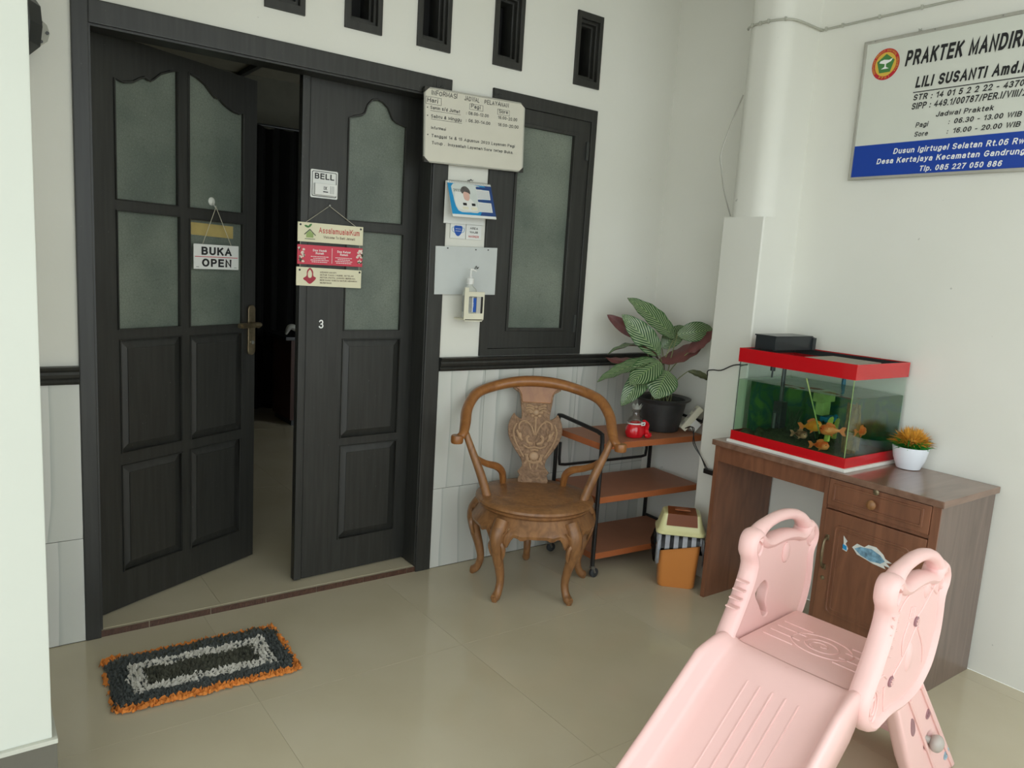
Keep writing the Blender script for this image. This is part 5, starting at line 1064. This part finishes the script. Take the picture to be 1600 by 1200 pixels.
def inset(poly, d):
    out = []; n = len(poly)
    for i in range(n):
        a, c = Vector(poly[i-1]), Vector(poly[(i+1)%n]); t = (c-a).normalized(); nn = Vector((-t.y, t.x)); out.append((poly[i][0]+nn.x*d, poly[i][1]+nn.y*d))
    return out
def panel(yc, name, near):
    ol = closed_smooth(pan,3)
    area_ = sum(ol[i][0]*ol[(i+1)%len(ol)][1]-ol[(i+1)%len(ol)][0]*ol[i][1] for i in range(len(ol)))
    sg = 1 if area_ > 0 else -1
    hs = [earF, earB] if near else [dimp]
    b = bmesh.new(); me = plate(inset(ol, sg*.012), hs, .034, .004, yc-.017, 2); b.from_mesh(me); bpy.data.meshes.remove(me)
    tube(b, [(x,yc,z) for x,z in inset(ol, sg*.017)], .018, 12, flat=1.62, up=(0,1,0), closed=True)
    for cx, cz in ((.160,.755),(-.158,.730)):   # fuller ear cheeks
        tube(b, [(cx+.026*math.cos(a), yc, cz+.032*math.sin(a)) for a in [2*PI*k/20 for k in range(20)]], .010, 8, flat=2.1, up=(0,1,0), closed=True)
        if not near: lathe_v = sphere(b, (cx, yc, cz), .030, .024, .036, 16, 10)
    o = link(name, b, 'pink', sl, smooth=True)
    b = bmesh.new(); tube(b, smoothpath([(.158,yc,.770),(.130,yc,.797),(.085,yc,.812),(.02,yc,.819),(-.05,yc,.812),(-.105,yc,.790),(-.145,yc,.752)],5), [.024,.019,.016,.016,.016,.019,.024], 12, flat=1.25, up=(0,1,0)); link('grab_handle', b, 'pink', o, smooth=True)
    return o
pn = panel(0, 'side_panel', True); pf = panel(-.382, 'side_panel', False)
def deco(par, y_, lines, r=.0035, nm='raised_line'):
    b = bmesh.new()
    for ln in lines: tube(b, smoothpath([(x,y_,z) for x,z in ln],4), r, 6)
    link(nm, b, 'pink', par, smooth=True)
yo = .0170
deco(pn, yo, [[(.135,.690),(.105,.722),(.04,.738),(-.05,.730),(-.125,.690)],[(.135,.700),(.160,.62),(.190,.55)],
  [(-.10,.72),(-.04,.675),(.0,.655)],[(-.004,.63),(.05,.565),(.11,.525)],[(.052,.655),(.075,.61),(.062,.565)],[(.046,.695),(.052,.665)],[(.034,.693),(.040,.663)],[(.022,.690),(.028,.660)],
  [(.145,.53),(.17,.545),(.21,.545)],[(.155,.51),(.145,.46),(.125,.42)],[(-.02,.62),(-.075,.55),(-.09,.50)]])
deco(pn, yo, [[(.215+.030*math.cos(a), .475+.044*math.sin(a)) for a in [k*PI/6 for k in range(13)]],[(.212+.012*math.cos(a), .475+.022*math.sin(a)) for a in [k*PI/6 for k in range(13)]]], .0045)
for c_ in ((.0,.643),(.118,.512)):
    b = bmesh.new(); lathe(b, [(.014,0),(.014,.004),(.011,.006)], seg=16); me = bpy.data.meshes.new('k'); b.to_mesh(me); b.free(); me.transform(Matrix.Translation((c_[0],.0165,c_[1])) @ Matrix.Rotation(-PI/2,4,'X')); o = link('screw_cap', me, 'pinkd', pn, smooth=True)
    b = bmesh.new()
    for k in range(4): a = k*PI/4; bx(b, -.010, .010, .0215, .0240, -.0012, .0012); bmesh.ops.rotate(b, cent=(0,0,0), matrix=Matrix.Rotation(a,3,'Y'), verts=b.verts[-8:])
    bmesh.ops.translate(b, vec=(c_[0],0,c_[1]), verts=b.verts); link('screw_slot', b, 'pink', o)
for c_, rx_, rz_ in (((-.045,.725),.016,.030),((.012,.545),.022,.042)):
    b = bmesh.new(); sphere(b, (c_[0],.015,c_[1]), rx_, .009, rz_, 14, 8); link('raised_oval', b, 'pink', pn, smooth=True)
# curls along the front cheek of the near panel and the inner face of the far one
for k in range(6):
    z = .60+.022*k; deco(pn, .024, [[(.160-.012*k*.4,z-.004),(.176-.010*k*.3,z+.003),(.184-.008*k*.3,z+.016)]], .003)
b = bmesh.new(); sphere(b, (-.005,-.364,.705), .020, .008, .032, 14, 8); link('raised_oval', b, 'pink', pf, smooth=True)
for k in range(4): box('notch_rib', .190+.012*k, .205+.014*k, -.395, -.360, .655-.022*k, .659-.022*k, 'pink', pf, .001)
# platform with engraved relief
b = bmesh.new(); bx(b, -.105, .262, -.358, -.024, .455, .500, .010); pf_ = link('platform', b, 'pink', sl, smooth=True)
b = bmesh.new()
for x in (.005,.045,.085,.125):
    for y0_, y1_ in ((-.335,-.245),(-.130,-.045)): tube(b, [(x,y0_,.4995),(x,y1_,.4995)], .0035, 6)
tube(b, [(.065+.062*math.cos(a), -.190+.085*math.sin(a), .4995) for a in [2*PI*k/32 for k in range(32)]], .0035, 6, closed=True)
tube(b, [(.065+.036*math.cos(a), -.190+.046*math.sin(a), .4995) for a in [2*PI*k/24 for k in range(24)]], .0035, 6, closed=True)
tube(b, [(.065+(.004+.0032*k)*math.cos(k*.75), -.190+(.005+.0040*k)*math.sin(k*.75), .4995) for k in range(9)], .003, 6)
link('relief_lines', b, 'pink', pf_, smooth=True)
# chute: U section swept along a curve
path = [(.235,.503),(.262,.500),(.290,.486),(.34,.450),(.45,.366),(.56,.283),(.68,.198),(.80,.118),(.90,.066),(.99,.044),(1.08,.042)]
path = [(p.x,p.y) for p in smoothpath([(a_,c_,0) for a_,c_ in path], 3)]
b = bmesh.new(); rings = []
for i, (x, z) in enumerate(path):
    q = path[min(i+1,len(path)-1)]; p_ = path[max(i-1,0)]; tx, tz = q[0]-p_[0], q[1]-p_[1]; l_ = math.hypot(tx,tz); nx_, nz = -tz/l_, tx/l_
    g = min(1, max(0, (x-.235)/.10)); rh = .012+.050*g; hw = .196+.012*g
    sec = []
    for u, v_ in ((-1,-.035),(-1.005,rh*.4),(-.99,rh*.85),(-.955,rh),(-.90,rh*.98),(-.855,rh*.75),(-.80,.25*rh),(-.74,.03*rh),(-.6,0),(-.3,-.001),(0,-.002),(.3,-.001),(.6,0),(.74,.03*rh),(.80,.25*rh),(.855,rh*.75),(.90,rh*.98),(.955,rh),(.99,rh*.85),(1.005,rh*.4),(1,-.035),(.7,-.028),(-.7,-.028)):
        sec.append(b.verts.new((x+nx_*v_, -.191+u*hw, z+nz*v_)))
    rings.append(sec)
for A, B in zip(rings, rings[1:]):
    for k in range(len(A)): b.faces.new((A[k],A[(k+1)%len(A)],B[(k+1)%len(A)],B[k]))
b.faces.new(rings[0][::-1]); b.faces.new(rings[-1]); cht = link('chute', b, 'pink', sl, smooth=2)
def zat(x):
    for (a_,c_),(d_,e_) in zip(path,path[1:]):
        if a_ <= x <= d_: return c_+(e_-c_)*(x-a_)/(d_-a_)
    return .04
b = bmesh.new()
for k in range(5):
    y_ = -.255+k*.036; tube(b, [(x, y_, zat(x)-.0012) for x in [.33+.02*j for j in range(26)]], .0028, 6)
link('chute_rib', b, 'pink', cht, smooth=True)
# ladder legs and steps
leg = [(.060,.430),(-.120,.445),(-.30,.262),(-.545,.010),(-.548,0),(-.255,0),(-.250,.010),(-.105,.190)]
for yc, nr in ((-.004,True),(-.378,False)):
    lg = link('ladder_leg', plate(leg, [ell(-.240,.205,.020,.022,16)] if nr else [], .044, .014, yc-.022, 3), 'pink', sl, smooth=True)
    if nr:
        tube_b = bmesh.new(); tube(tube_b, [(-.03,.020,.41),(-.375,.020,.03)], .006, 6); tube(tube_b, [(-.11,.020,.42),(-.50,.020,.02)], .006, 6); link('raised_line', tube_b, 'pink', lg, smooth=True)
        b = bmesh.new(); sphere(b, (-.262,.036,.196), .026, .020, .026, 16, 10); tube(b, [(-.245,.0,.205),(-.262,.030,.196)], .011, 10); link('knob', b, 'grey', lg, smooth=True, label='grey round knob')
        for c_, m_, r_ in (((-.205,.305),'pinkd',.016),((-.430,.085),'sticker',.018)):
            me = plate(ell(c_[0],c_[1],r_,r_*1.1,20), [ell(c_[0],c_[1],r_*.7,r_*.75,16)], .004, .001, 0); me.transform(Matrix.Translation((0,.017,0))); o = link('ring_badge', me, m_, lg)
            b = bmesh.new(); bx(b, c_[0]-.002, c_[0]+.002, .017, .021, c_[1]-r_*.7, c_[1]+r_*.7); bx(b, c_[0]-r_*.7, c_[0]+r_*.7, .017, .021, c_[1]-.002, c_[1]+.002); link('ring_badge_cross', b, m_, o)
        me = plate(closed_smooth([(-.075,.335),(-.098,.322),(-.118,.285),(-.108,.270),(-.088,.292)],3), [], .004, .001, 0); me.transform(Matrix.Translation((0,.016,0))); link('slot_cap', me, 'pinkd', lg)
for x, z in ((-.235,.330),(-.355,.205),(-.46,.095)): box('step', x-.05, x+.05, -.365, -.015, z-.018, z, 'pink', sl, .008)

# ---------------------------------------------------------------- the yard beyond the porch
tag(box('ground', -12, 12, -14, -3.93, -.16, -.05, 'ground'), 'pale concrete yard in front of the porch', 'ground', kind='structure')
